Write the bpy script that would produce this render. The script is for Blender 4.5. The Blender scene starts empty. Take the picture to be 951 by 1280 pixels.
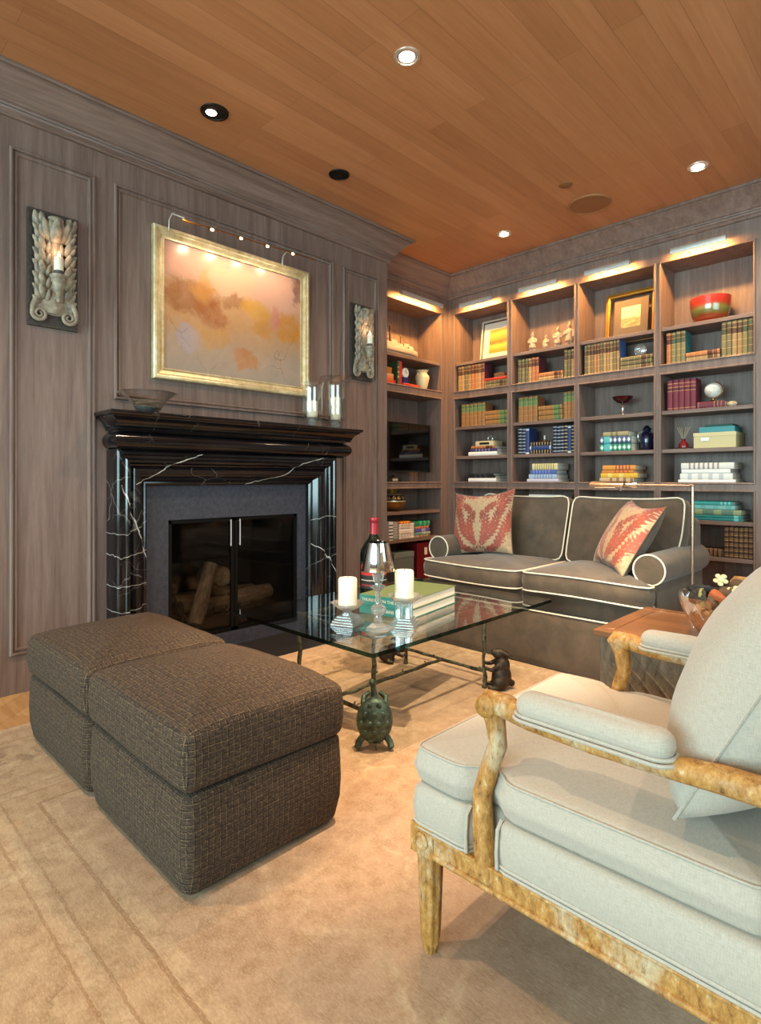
import bpy, bmesh, math, random
from mathutils import Vector, Matrix

RAD = math.radians
rnd = random.Random(11)
S = bpy.context.scene
COL = S.collection

# ------------------------------------------------------------------ camera
cam_d = bpy.data.cameras.new('camera')
cam = bpy.data.objects.new('camera', cam_d)
COL.objects.link(cam)
cam.location = (0, 0, 1.1)
cam.rotation_euler = (RAD(90), 0, RAD(44.41))
cam_d.sensor_fit = 'HORIZONTAL'
cam_d.sensor_width = 36
cam_d.lens = 36 * 722.1 / 951
cam_d.shift_y = -41.14 / 951
cam_d.clip_start = 0.05
S.camera = cam

# ------------------------------------------------------------------ world, exposure
S.view_settings.view_transform = 'Standard'
S.view_settings.look = 'None'
S.view_settings.exposure = 0.1
S.view_settings.gamma = 1.0
S.view_settings.use_curve_mapping = False
S.cycles.use_denoising = True
S.cycles.sample_clamp_indirect = 6
S.cycles.max_bounces = 10
S.cycles.diffuse_bounces = 5
S.cycles.transparent_max_bounces = 16
W = bpy.data.worlds.new('daylight')
S.world = W
W.use_nodes = True
W.node_tree.nodes['Background'].inputs[0].default_value = (0.62, 0.83, 1.0, 1)
W.node_tree.nodes['Background'].inputs[1].default_value = 1.6


def light(name, kind, loc, power, col, target=None, size=0.1, size_y=None, spot=60, blend=0.5):
    d = bpy.data.lights.new(name, kind)
    d.energy = power
    d.color = col
    if kind == 'AREA':
        d.size = size
        if size_y:
            d.shape = 'RECTANGLE'
            d.size_y = size_y
    else:
        d.shadow_soft_size = size
    if kind == 'SPOT':
        d.spot_size = RAD(spot)
        d.spot_blend = blend
    o = bpy.data.objects.new(name, d)
    COL.objects.link(o)
    o.location = loc
    if target is not None:
        v = Vector(target) - Vector(loc)
        o.rotation_euler = v.to_track_quat('-Z', 'Y').to_euler()
    return o


WARM = (1.0, 0.72, 0.46)
AMBER = (1.0, 0.50, 0.13)
COOL = (0.60, 0.90, 0.94)
HC = 3.13
# daylight at the windows behind the camera; right-hand one added to brighten the bookcase
light('window_and_fill_daylight', 'AREA', (-0.9, -4.4, 1.6), 440, COOL, (-1.8, 4.7, 1.5), 5.0, 2.1)
light('window_and_fill_daylight', 'AREA', (1.95, 1.7, 1.65), 85, (0.60, 0.90, 0.96), (-2.2, 4.7, 1.2), 2.8, 1.8)
# recessed ceiling lamps, last three unseen, added as warm fill: (x, y, watts, beam, target offset)
DOWN = [(-1.85, 2.07, 95, 130, (0, 0)), (-1.153, 4.12, 80, 130, (0, -0.1)), (-2.613, 4.128, 80, 130, (0, -0.1)),
        (-1.10, 1.62, 560, 56, (-0.66, 0.50)), (-2.0, -0.1, 155, 130, (0, 0)), (0.1, 2.6, 90, 130, (0, 0)), (-0.5, 0.2, 25, 130, (0, 0))]
for (x, y, w, sp, off) in DOWN:
    light('downlight_lamp', 'SPOT', (x, y, HC - 0.02), w, WARM, (x + off[0], y + off[1], 0), 0.035, spot=sp, blend=0.7)
light('downlight_lamp', 'SPOT', (-2.89, 1.64, HC - 0.03), 30, WARM, (-3.36, 1.9, 2.0), 0.03, spot=50, blend=0.6)


# ------------------------------------------------------------------ materials
def srgb(h):
    h = h.lstrip('#')
    out = []
    for i in (0, 2, 4):
        v = int(h[i:i + 2], 16) / 255
        out.append(v / 12.92 if v <= 0.04045 else ((v + 0.055) / 1.055) ** 2.4)
    return tuple(out)


def C4(c):
    if isinstance(c, str):
        c = srgb(c)
    return (c[0], c[1], c[2], 1)


class NT:
    def __init__(s, name, **kw):
        s.m = bpy.data.materials.new(name)
        s.m.use_nodes = True
        s.t = s.m.node_tree
        s.b = s.t.nodes['Principled BSDF']
        s.o = s.t.nodes['Material Output']
        for k, v in kw.items():
            s.p(k, v)

    NAMES = dict(col='Base Color', rough='Roughness', metal='Metallic', trans='Transmission Weight', ior='IOR',
                 sheen='Sheen Weight', emit='Emission Color', estr='Emission Strength', spec='Specular IOR Level',
                 coat='Coat Weight', normal='Normal', alpha='Alpha', sss='Subsurface Weight')

    def p(s, k, v):
        s.set(s.b.inputs[s.NAMES[k]], v)

    def set(s, sock, v):
        if isinstance(v, bpy.types.NodeSocket):
            s.t.links.new(v, sock)
        elif isinstance(v, str):
            sock.default_value = C4(v)
        elif isinstance(v, (tuple, list)):
            sock.default_value = C4(v) if len(sock.default_value) == 4 else v
        else:
            sock.default_value = v

    def n(s, typ, ins=None, **props):
        nd = s.t.nodes.new('ShaderNode' + typ)
        for k, v in props.items():
            setattr(nd, k, v)
        for k, v in (ins or {}).items():
            s.set(nd.inputs[k], v)
        return nd

    def co(s, which='Object', scale=(1, 1, 1), rot=(0, 0, 0), loc=(0, 0, 0)):
        tc = s.n('TexCoord')
        mp = s.n('Mapping', {'Vector': tc.outputs[which], 'Scale': scale, 'Rotation': rot, 'Location': loc})
        return mp.outputs[0]

    def noise(s, vec, scale=5, detail=4, rough=0.55, dist=0.0, out=0):
        return s.n('TexNoise', {'Vector': vec, 'Scale': scale, 'Detail': detail, 'Roughness': rough, 'Distortion': dist}).outputs[out]

    def ramp(s, fac, stops, interp='LINEAR'):
        r = s.n('ValToRGB', {0: fac})
        cr = r.color_ramp
        cr.interpolation = interp
        while len(cr.elements) < len(stops):
            cr.elements.new(0.5)
        for e, (p, c) in zip(cr.elements, stops):
            e.position = p
            e.color = C4(c) if not isinstance(c, (int, float)) else (c, c, c, 1)
        return r.outputs[0]

    def mix(s, fac, a, b, mode='MIX'):
        m = s.n('Mix', {0: fac, 6: a, 7: b}, data_type='RGBA', blend_type=mode)
        return m.outputs[2]

    def math(s, op, a, b=0.0, clamp=False):
        m = s.n('Math', {0: a, 1: b}, operation=op)
        m.use_clamp = clamp
        return m.outputs[0]

    def sep(s, vec):
        return s.n('SeparateXYZ', {0: vec}).outputs

    def bump(s, h, strength=0.2, dist=0.01):
        s.p('normal', s.n('Bump', {'Height': h, 'Strength': strength, 'Distance': dist}).outputs[0])

    def rand(s):
        return s.n('ObjectInfo').outputs['Random']


def plain(name, col, rough=0.5, metal=0.0, **kw):
    return NT(name, col=col, rough=rough, metal=metal, **kw).m


def wood(name, c1, c2, axis='z', rough=0.45, scale=1.0, coat=0.0):
    k = NT(name, rough=rough, coat=coat)
    st = {'x': (1.2, 22, 22), 'y': (22, 1.2, 22), 'z': (22, 22, 1.2)}[axis]
    st = tuple(v * scale for v in st)
    v = k.co('Object', st)
    n1 = k.noise(v, 1.0, 6, 0.65, 0.6)
    v2 = k.co('Object', tuple(a * 5 for a in st))
    n2 = k.noise(v2, 1.0, 3, 0.6)
    f = k.math('ADD', k.math('MULTIPLY', n1, 0.7), k.math('MULTIPLY', n2, 0.3))
    k.p('col', k.ramp(f, [(0.32, c1), (0.68, c2)]))
    k.bump(f, 0.12, 0.003)
    return k.m


GREY1, GREY2 = '#5f4b43', '#89746b'
M_WZ = wood('grey_wood_upright', GREY1, GREY2, 'z')
M_WY = wood('grey_wood_along', GREY1, GREY2, 'y')
M_WX = wood('grey_wood_across', GREY1, GREY2, 'x')


def ceiling_mat():
    k = NT('plank_ceiling', rough=0.42)
    tc = k.n('TexCoord')
    mp = k.n('Mapping', {'Vector': tc.outputs['Object'], 'Rotation': (0, 0, RAD(90))})
    br = k.n('TexBrick', {'Vector': mp.outputs[0], 'Color1': (0.0, 0, 0), 'Color2': (1, 1, 1), 'Mortar': (0.35, 0.35, 0.35), 'Scale': 1.0,
                          'Mortar Size': 0.0011, 'Mortar Smooth': 0.2, 'Bias': 0.0, 'Brick Width': 1.9, 'Row Height': 0.135})
    br.offset = 0.37
    br.offset_frequency = 2
    v = k.co('Object', (26, 1.6, 26))
    g = k.noise(v, 1.0, 6, 0.65, 0.5)
    g2 = k.noise(k.co('Object', (90, 4, 90)), 1.0, 3, 0.6)
    f = k.math('ADD', k.math('MULTIPLY', g, 0.6), k.math('MULTIPLY', br.outputs[0], 0.26))
    f = k.math('ADD', f, k.math('MULTIPLY', g2, 0.16))
    c = k.ramp(f, [(0.25, '#a06a42'), (0.55, '#b47c52'), (0.85, '#c58e64')])
    c = k.mix(k.math('MULTIPLY', br.outputs[1], 0.55), c, '#5a341c')
    k.p('col', c)
    k.bump(br.outputs[1], 0.3, 0.002)
    return k.m


def herringbone():
    k = NT('oak_floor', rough=0.35)
    v = k.co('Object', (1, 1, 1), (0, 0, RAD(45)))
    br = k.n('TexBrick', {'Vector': v, 'Color1': '#a9794b', 'Color2': '#c79a68', 'Mortar': '#6e4a2b', 'Scale': 1.0,
                          'Mortar Size': 0.0015, 'Brick Width': 0.6, 'Row Height': 0.12})
    g = k.noise(k.co('Object', (4, 40, 4), (0, 0, RAD(45))), 1, 5, 0.6, 0.4)
    k.p('col', k.mix(0.35, br.outputs[0], k.ramp(g, [(0.3, '#8d6238'), (0.7, '#d2a877')])))
    return k.m


def marble():
    k = NT('black_marble', rough=0.13, spec=0.6)
    v = k.co('Object')
    warp = k.noise(v, 2.2, 4, 0.6, out=1)
    vv = k.mix(0.28, v, warp, 'ADD')
    vo = k.n('TexVoronoi', {'Vector': vv, 'Scale': 1.5, 'Randomness': 1.0}, feature='DISTANCE_TO_EDGE')
    vein = k.ramp(vo.outputs[0], [(0.0, 1.0), (0.003, 0.7), (0.008, 0.0)])
    mask = k.ramp(k.noise(v, 1.7, 2, 0.5), [(0.53, 0.0), (0.60, 1.0)])
    a = k.math('MULTIPLY', vein, mask)
    vo2 = k.n('TexVoronoi', {'Vector': vv, 'Scale': 5.0, 'Randomness': 1.0}, feature='DISTANCE_TO_EDGE')
    vein2 = k.ramp(vo2.outputs[0], [(0.0, 0.5), (0.010, 0.0)])
    mask2 = k.ramp(k.noise(v, 3.1, 2, 0.5), [(0.54, 0.0), (0.62, 1.0)])
    b = k.math('MULTIPLY', vein2, mask2)
    f = k.math('MAXIMUM', k.math('MULTIPLY', a, 0.18), k.math('MULTIPLY', b, 0.35))
    # the long white veins, as (y, z) polylines about the fireplace centre
    X, Y, Z = k.sep(k.mix(0.022, v, k.noise(v, 24, 3, 0.6, out=1), 'ADD'))[0:3]
    lines = [(0.0042, [(1.277, 1.064), (1.334, 0.915), (1.388, 0.786), (1.434, 0.682), (1.466, 0.577)]),
             (0.0036, [(1.365, 1.068), (1.443, 1.104), (1.568, 1.184), (1.757, 1.247)]),
             (0.0032, [(2.110, 1.068), (2.386, 1.127), (2.524, 1.207), (2.715, 1.251)]),
             (0.0036, [(2.662, 0.629), (2.753, 0.563), (2.862, 0.373)]), (0.0030, [(2.862, 1.045), (2.959, 0.941)]),
             (0.0020, [(1.225, 0.504), (1.457, 0.500)]), (0.0018, [(1.225, 0.375), (1.285, 0.355), (1.457, 0.378)]), (0.0018, [(1.235, 0.80), (1.30, 0.79), (1.457, 0.86)]),
             (0.0020, [(1.22, 0.70), (1.27, 0.66), (1.45, 0.69)]), (0.0018, [(2.66, 0.80), (2.78, 0.83), (2.92, 0.80)])]
    for (wd, pts) in lines:
        for (p, q) in zip(pts, pts[1:]):
            dy, dz = q[0] - p[0], q[1] - p[1]
            L2 = dy * dy + dz * dz
            ry = k.math('SUBTRACT', Y, p[0] - 2.095 + 0.011)
            rz = k.math('SUBTRACT', Z, p[1] + 0.011)
            tt = k.math('ADD', k.math('MULTIPLY', ry, dy / L2), k.math('MULTIPLY', rz, dz / L2), True)
            ey = k.math('SUBTRACT', ry, k.math('MULTIPLY', tt, dy))
            ez = k.math('SUBTRACT', rz, k.math('MULTIPLY', tt, dz))
            dd = k.math('SQRT', k.math('ADD', k.math('MULTIPLY', ey, ey), k.math('MULTIPLY', ez, ez)))
            f = k.math('MAXIMUM', f, k.math('SUBTRACT', 1.0, k.math('DIVIDE', dd, wd), True))
    base = k.ramp(k.noise(v, 6, 4, 0.6), [(0.3, '#0b0b0d'), (0.75, '#1b191c')])
    k.p('col', k.mix(f, base, '#d9d8d4'))
    return k.m


def tweed():
    k = NT('brown_tweed', rough=0.95)
    v = k.co('UV')
    w = k.noise(v, 45, 2, 0.5, out=1)
    vv = k.mix(0.0035, v, w, 'ADD')
    base = k.n('TexBrick', {'Vector': vv, 'Color1': '#3d2f25', 'Color2': '#5b4838', 'Mortar': '#1e1611', 'Scale': 1.0, 'Mortar Size': 0.0007,
                            'Mortar Smooth': 0.6, 'Brick Width': 0.010, 'Row Height': 0.0042, 'Bias': 0.0})
    dark = k.n('TexBrick', {'Vector': vv, 'Color1': (0, 0, 0), 'Color2': (0, 0, 0), 'Mortar': (1, 1, 1), 'Scale': 1.0, 'Mortar Size': 0.0013,
                            'Mortar Smooth': 0.3, 'Brick Width': 0.0185, 'Row Height': 0.0175, 'Bias': 0.0})
    dark.offset = 0.0
    off = k.n('VectorMath', {0: vv, 1: (0.0036, 0.0034, 0)}, operation='ADD')
    tan = k.n('TexBrick', {'Vector': off.outputs[0], 'Color1': (0, 0, 0), 'Color2': (0, 0, 0), 'Mortar': (1, 1, 1), 'Scale': 1.0, 'Mortar Size': 0.0007,
                           'Mortar Smooth': 0.3, 'Brick Width': 0.0185, 'Row Height': 0.0175, 'Bias': 0.0})
    tan.offset = 0.0
    brk = k.ramp(k.noise(k.co('UV', (70, 70, 1)), 1.0, 2, 0.6), [(0.36, 0.0), (0.56, 1.0)])
    brk2 = k.ramp(k.noise(k.co('UV', (90, 90, 1), loc=(5, 3, 0)), 1.0, 2, 0.6), [(0.42, 0.0), (0.62, 1.0)])
    c = k.mix(k.math('MULTIPLY', k.math('MULTIPLY', dark.outputs[1], brk), 0.9), base.outputs[0], '#100b08')
    c = k.mix(k.math('MULTIPLY', k.math('MULTIPLY', tan.outputs[1], brk2), 0.8), c, '#8d764e')
    k.p('col', c)
    k.bump(base.outputs[1], 0.4, 0.0015)
    return k.m


def velvet(name='taupe_velvet', c1='#3d342a', c2='#574a3c'):
    k = NT(name, rough=0.85, sheen=0.22)
    n = k.noise(k.co('Object'), 9, 4, 0.6, 0.4)
    k.p('col', k.ramp(n, [(0.3, c1), (0.7, c2)]))
    f = k.noise(k.co('Object'), 420, 2, 0.5)
    k.bump(f, 0.12, 0.002)
    return k.m


def linen(name='pale_linen', c1='#a39b8e', c2='#b8b0a3'):
    k = NT(name, rough=0.9, sheen=0.2)
    a = k.noise(k.co('UV', (600, 70, 1)), 1.0, 2, 0.6)
    b = k.noise(k.co('UV', (70, 600, 1)), 1.0, 2, 0.6)
    f = k.math('MULTIPLY', k.math('ADD', a, b), 0.5)
    k.p('col', k.ramp(f, [(0.35, c1), (0.65, c2)]))
    k.bump(f, 0.15, 0.001)
    return k.m


def giltwood():
    k = NT('worn_gilt_wood', rough=0.6)
    n1 = k.noise(k.co('Object', (70, 70, 34)), 1.0, 6, 0.75, 0.15)
    n2 = k.noise(k.co('Object', (9, 9, 5)), 1.0, 5, 0.7, 0.2)
    c = k.ramp(n1, [(0.32, '#4f3418'), (0.41, '#99692f'), (0.52, '#b07f3f'), (0.60, '#bd9050'), (0.68, '#cdbd95')])
    flecks = k.math('MULTIPLY', k.ramp(n2, [(0.50, 0.0), (0.66, 0.8)]), k.ramp(n1, [(0.36, 0.2), (0.52, 1.0)]))
    c = k.mix(flecks, c, '#c3bda4')
    k.p('col', c)
    k.bump(n1, 0.4, 0.003)
    return k.m


def damask():
    k = NT('red_damask', rough=0.65, sheen=0.2)
    tc = k.n('TexCoord')
    x, y, z = k.sep(tc.outputs['Object'])[0:3]
    ax = k.math('ABSOLUTE', x)
    cv = k.n('CombineXYZ', {0: ax, 1: y, 2: 0.0}).outputs[0]
    w = k.sep(k.noise(cv, 26, 3, 0.6, out=1))
    wx = k.math('ADD', ax, k.math('MULTIPLY', k.math('SUBTRACT', w[0], 0.5), 0.026))
    wy = k.math('ADD', y, k.math('MULTIPLY', k.math('SUBTRACT', w[1], 0.5), 0.026))
    fine = k.noise(cv, 60, 4, 0.7)
    f = None
    for (cx, cy, deg, ln, wd, bend) in ((0.055, -0.075, 10, 0.135, 0.030, 1.0), (0.112, -0.060, 26, 0.150, 0.034, 2.0), (0.165, -0.105, 24, 0.120, 0.026, 2.0), (0.105, -0.190, 64, 0.105, 0.022, 1.5),
                                        (0.205, -0.010, 8, 0.100, 0.020, 0.0), (0.085, 0.085, 48, 0.085, 0.026, -2.0), (0.165, 0.095, 18, 0.095, 0.030, -2.0), (0.185, 0.190, 48, 0.085, 0.034, 1.0),
                                        (0.085, 0.185, 70, 0.080, 0.022, 1.0), (0.03, 0.02, 0, 0.05, 0.016, 0.0)):
        c_, s_ = math.cos(RAD(deg)), math.sin(RAD(deg))
        dx = k.math('SUBTRACT', wx, cx)
        dy = k.math('SUBTRACT', wy, cy)
        a = k.math('ADD', k.math('MULTIPLY', dx, s_), k.math('MULTIPLY', dy, c_))
        b = k.math('SUBTRACT', k.math('MULTIPLY', dx, c_), k.math('MULTIPLY', dy, s_))
        b = k.math('ADD', b, k.math('MULTIPLY', k.math('MULTIPLY', a, a), bend))
        a_, b_ = k.math('DIVIDE', a, ln), k.math('DIVIDE', b, wd)
        e = k.math('SUBTRACT', 1.0, k.math('ADD', k.math('MULTIPLY', a_, a_), k.math('MULTIPLY', b_, b_)))
        # feathered barbs and a pale mid-rib
        barb = k.math('SINE', k.math('ADD', k.math('MULTIPLY', a, 230.0), k.math('MULTIPLY', k.math('ABSOLUTE', b), -200.0)))
        e = k.math('ADD', e, k.math('MULTIPLY', barb, 0.34))
        e = k.math('SUBTRACT', e, k.ramp(k.math('ABSOLUTE', b_), [(0.0, 0.7), (0.14, 0.0)]))
        f = e if f is None else k.math('MAXIMUM', f, e)
    f = k.math('ADD', f, k.math('MULTIPLY', k.math('SUBTRACT', fine, 0.5), 0.9))
    fac = k.ramp(f, [(0.02, 0.0), (0.30, 0.95)])
    red = k.ramp(k.noise(cv, 7, 2, 0.5), [(0.35, '#752c26'), (0.65, '#9a4331')])
    ground = k.ramp(fine, [(0.35, '#9a7e60'), (0.65, '#b39a7c')])
    k.p('col', k.mix(fac, ground, red))
    k.bump(fine, 0.15, 0.002)
    return k.m


def rugmat():
    k = NT('faded_rug', rough=0.95, sheen=0.1)
    tc = k.n('TexCoord')
    x, y, z = k.sep(tc.outputs['Object'])[0:3]     # the rug's centre is the origin; half sizes 1.95 x 1.95
    dx = k.math('SUBTRACT', 1.95, k.math('ABSOLUTE', x))
    dy = k.math('SUBTRACT', 1.95, k.math('ABSOLUTE', y))
    d = k.math('MINIMUM', dx, dy)
    wob = k.noise(k.co('Object'), 30, 3, 0.6)
    d2 = k.math('ADD', d, k.math('MULTIPLY', k.math('SUBTRACT', wob, 0.5), 0.012))
    bands = k.ramp(d2, [(0.0, '#b99b79'), (0.06, '#ab8b69'), (0.07, '#bc9f7c'), (0.15, '#a98a68'), (0.162, '#bb9e7b'), (0.60, '#9a7853'), (0.609, '#bfa482'), (0.655, '#9d7c58'),
                        (0.664, '#ba9c79'), (0.745, '#957350'), (0.754, '#c0a584'), (0.80, '#b3957a')], 'CONSTANT')
    # scrolling ornament in the border and the field, faded
    q = k.mix(0.10, k.co('Object'), k.noise(k.co('Object'), 12, 3, 0.6, out=1), 'ADD')
    grain = k.noise(k.co('Object', (45, 150, 45)), 1.0, 4, 0.7)

    def rosettes(size, oy, petals, lo, hi):
        gx, gy, _ = k.sep(q)[0:3]
        fx = k.math('SUBTRACT', k.math('FRACT', k.math('DIVIDE', k.math('ADD', gx, 20 * size), size)), 0.5)
        fy = k.math('SUBTRACT', k.math('FRACT', k.math('DIVIDE', k.math('ADD', gy, 20 * size + oy), size)), 0.5)
        rr = k.math('SQRT', k.math('ADD', k.math('MULTIPLY', fx, fx), k.math('MULTIPLY', fy, fy)))
        an = k.math('ARCTAN2', fy, fx)
        s_ = k.math('ADD', k.math('SINE', k.math('MULTIPLY', an, petals)), k.math('SINE', k.math('MULTIPLY', rr, 34.0)))
        return k.math('MULTIPLY', k.ramp(s_, [(0.35, 0.0), (0.75, 1.0)]), k.ramp(rr, [(lo, 1.0), (hi, 0.0)]))
    inb = k.ramp(d, [(0.16, 0.0), (0.18, 1.0), (0.58, 1.0), (0.60, 0.0)])
    inf = k.ramp(d, [(0.82, 0.0), (0.86, 1.0)])
    worn = k.ramp(k.noise(k.co('Object', loc=(2, 7, 0)), 2.6, 4, 0.65), [(0.36, 0.2), (0.56, 1.0)])
    a = k.math('MULTIPLY', k.math('MULTIPLY', rosettes(0.44, 0.10, 5.0, 0.34, 0.46), inb), worn)
    a = k.math('MULTIPLY', a, k.ramp(grain, [(0.35, 0.45), (0.6, 1.0)]))
    c = k.mix(0.18, bands, '#a5764e')
    c = k.mix(a, c, '#6e4c2c')
    a2 = k.math('MULTIPLY', k.math('MULTIPLY', rosettes(0.62, 0.22, 7.0, 0.30, 0.47), inf), worn)
    c = k.mix(k.math('MULTIPLY', a2, 0.45), c, '#836449')
    f3 = k.n('TexVoronoi', {'Vector': q, 'Scale': 3.1}, feature='DISTANCE_TO_EDGE')
    pale = k.math('MULTIPLY', k.ramp(f3.outputs[0], [(0.0, 0.75), (0.05, 0.0)]), k.ramp(k.noise(k.co('Object', loc=(9, 1, 0)), 2.0, 2), [(0.48, 0.0), (0.6, 0.8)]))
    c = k.mix(pale, c, '#cbb592')
    blot = k.noise(k.co('Object'), 22, 5, 0.75)
    c = k.mix(k.ramp(blot, [(0.42, 0.0), (0.66, 0.7)]), c, '#8a6540')
    c = k.mix(k.ramp(grain, [(0.40, 0.0), (0.75, 0.5)]), c, '#917354')
    c = k.mix(k.ramp(k.noise(k.co('Object', (90, 260, 90)), 1.0, 2, 0.6), [(0.45, 0.0), (0.75, 0.4)]), c, '#cfb892')
    grey = k.noise(k.co('Object'), 0.9, 2, 0.5)
    c = k.mix(k.ramp(grey, [(0.45, 0.0), (0.75, 0.45)]), c, '#8f7f70')
    k.p('col', c)
    k.bump(grain, 0.3, 0.003)
    return k.m


def painting_mat():
    k = NT('abstract_canvas', rough=0.24)
    tc = k.n('TexCoord')
    g = k.sep(tc.outputs['Generated'])
    v = k.co('Object')
    w1 = k.noise(v, 3.2, 5, 0.62, 0.6)
    w2 = k.noise(k.co('Object', loc=(3, 1, 2)), 4.0, 5, 0.62, 0.8)
    u = k.math('ADD', g[1], k.math('MULTIPLY', k.math('SUBTRACT', w1, 0.5), 0.30))
    h = k.math('ADD', g[2], k.math('MULTIPLY', k.math('SUBTRACT', w2, 0.5), 0.30))
    tex = k.noise(k.co('Object', loc=(1, 5, 3)), 9, 6, 0.7, 0.5)
    c = k.ramp(h, [(0.02, '#93877c'), (0.22, '#a08a78'), (0.40, '#ae8258'), (0.60, '#b3865c'), (0.80, '#bd937a'), (1.0, '#bb8c7c')])

    def blob(c, cx, cy, rx, ry, col, st=0.8, p=1.0):
        a = k.math('DIVIDE', k.math('SUBTRACT', u, cx), rx)
        b = k.math('DIVIDE', k.math('SUBTRACT', h, cy), ry)
        d = k.math('ADD', k.math('MULTIPLY', a, a), k.math('MULTIPLY', b, b))
        d = k.math('ADD', d, k.math('MULTIPLY', k.math('SUBTRACT', tex, 0.5), 1.2))
        m = k.ramp(d, [(0.25 * p, st), (1.0, 0.0)], 'EASE')
        return k.mix(m, c, col)
    c = blob(c, 0.10, 0.86, 0.22, 0.16, '#b88573', 0.7)
    c = blob(c, 0.48, 0.80, 0.22, 0.20, '#c9a184', 0.8)
    c = blob(c, 0.78, 0.78, 0.26, 0.22, '#c79684', 0.8)
    c = blob(c, 0.17, 0.60, 0.24, 0.17, '#8d5a35', 0.85)
    c = blob(c, 0.30, 0.52, 0.12, 0.14, '#94562d', 0.7)
    c = blob(c, 0.46, 0.64, 0.10, 0.08, '#86552f', 0.7)
    c = blob(c, 0.26, 0.72, 0.09, 0.18, '#bf8338', 0.6)
    c = blob(c, 0.62, 0.60, 0.12, 0.13, '#c08c33', 0.75)
    c = blob(c, 0.68, 0.46, 0.10, 0.13, '#b27a34', 0.6)
    c = blob(c, 0.90, 0.52, 0.12, 0.20, '#bd7a28', 0.85)
    c = blob(c, 0.77, 0.60, 0.05, 0.14, '#bd7468', 0.7)
    c = blob(c, 0.30, 0.32, 0.16, 0.12, '#b5823f', 0.55)
    c = blob(c, 0.56, 0.18, 0.12, 0.10, '#ab6c36', 0.7)
    c = blob(c, 0.18, 0.26, 0.10, 0.12, '#9c93a0', 0.6)
    c = blob(c, 0.97, 0.88, 0.08, 0.14, '#6e4236', 0.7)
    # thin pencil-like strokes
    sk = k.n('TexVoronoi', {'Vector': k.mix(0.2, v, k.noise(v, 6, 3, out=1), 'ADD'), 'Scale': 4.2}, feature='DISTANCE_TO_EDGE')
    ln = k.math('MULTIPLY', k.ramp(sk.outputs[0], [(0.0, 0.55), (0.010, 0.0)]), k.ramp(k.noise(v, 2.6, 2), [(0.50, 0.0), (0.60, 1.0)]))
    c = k.mix(ln, c, '#54382c')
    c = k.mix(k.ramp(tex, [(0.35, 0.0), (0.75, 0.30)]), c, '#c4a68c')
    k.p('col', c)
    return k.m


def bronze(name, c1, c2):
    k = NT(name, rough=0.5, metal=0.55)
    n = k.noise(k.co('Object'), 38, 4, 0.65)
    k.p('col', k.ramp(n, [(0.35, c1), (0.7, c2)]))
    k.bump(n, 0.5, 0.006)
    return k.m


def thin_glass(name, tint, refl=0.9, rough=0.0, power=5.0, base=0.05):
    """Sheet glass: clear straight through, mirrored more and more towards grazing angles."""
    k = NT(name)
    tr = k.n('BsdfTransparent', {0: tint})
    gl = k.n('BsdfGlossy', {0: (refl, refl, refl), 'Roughness': rough})
    lw = k.n('LayerWeight', {'Blend': 0.5})
    f = k.math('ADD', k.math('MULTIPLY', k.math('POWER', lw.outputs['Facing'], power), 1 - base), base)
    mx = k.n('MixShader', {0: f, 1: tr.outputs[0], 2: gl.outputs[0]})
    k.t.links.new(mx.outputs[0], k.o.inputs[0])
    return k.m


def glow(name, col, strength):
    k = NT(name, col=(0, 0, 0), rough=1.0)
    k.p('emit', col)
    k.p('estr', strength)
    return k.m


M_CEIL = ceiling_mat()
M_FLOOR = herringbone()
M_MARBLE = marble()
M_TWEED = tweed()
M_VELVET = velvet()
M_PIPING = plain('cream_piping', '#d8cfbd', 0.8)
M_LINEN = linen()
M_GILT = giltwood()
M_DAMASK = damask()
M_RUG = rugmat()
M_PAINTING = painting_mat()
M_BRONZE = bronze('dark_bronze', '#241d18', '#4a3c31')
M_VERDI = bronze('green_bronze', '#2a3a34', '#5d7266')
M_TWIG = bronze('twig_bronze', '#2b2a22', '#77745a')
M_SHEET = thin_glass('sheet_glass', (0.93, 0.97, 0.955), 0.9, 0.0, 3.4, 0.06)
M_EDGE = thin_glass('glass_edge', (0.05, 0.12, 0.10))
M_CLEAR = thin_glass('clear_glass', (0.95, 0.96, 0.955), 0.95, 0.02, 2.4, 0.09)
k = NT('crystal', col=(0.97, 0.98, 0.98), rough=0.02, trans=1.0, ior=1.5)
mx = k.n('MixShader', {0: 0.55})
k.t.links.new(k.b.outputs[0], mx.inputs[1])
ad = k.n('MixShader', {0: 0.35, 1: k.n('BsdfTransparent', {0: (0.95, 0.97, 0.97)}).outputs[0], 2: k.n('BsdfGlossy', {0: (0.95, 0.96, 0.97), 'Roughness': 0.08}).outputs[0]})
df = k.n('MixShader', {0: 0.16, 1: ad.outputs[0], 2: k.n('BsdfDiffuse', {0: (0.78, 0.80, 0.80)}).outputs[0]})
k.t.links.new(df.outputs[0], mx.inputs[2])
k.t.links.new(mx.outputs[0], k.o.inputs[0])
M_CRYSTAL = k.m
M_WAX = plain('ivory_wax', '#efe8d4', 0.5, sss=0.15)
M_CHROME = plain('polished_silver', '#e6e2da', 0.08, 1.0)
M_SATIN = plain('satin_nickel', '#cfccc6', 0.45, 0.55)
M_BRASSDK = plain('aged_brass', '#a8763a', 0.28, 1.0)
M_BLACKM = plain('black_metal', '#141312', 0.4, 0.6)
M_BLACK = plain('matte_black', '#0d0c0c', 0.7)
M_SLATE = NT('slate', rough=0.55)
M_SLATE.p('col', M_SLATE.ramp(M_SLATE.noise(M_SLATE.co('Object'), 40, 4, 0.7), [(0.3, '#2b2d36'), (0.7, '#444754')]))
M_SLATE = M_SLATE.m
M_HEARTH = plain('hearth_stone', '#1c1a1a', 0.5)
M_LAMPGLOW = glow('lamp_glow', (1.0, 0.86, 0.66), 14)
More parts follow.
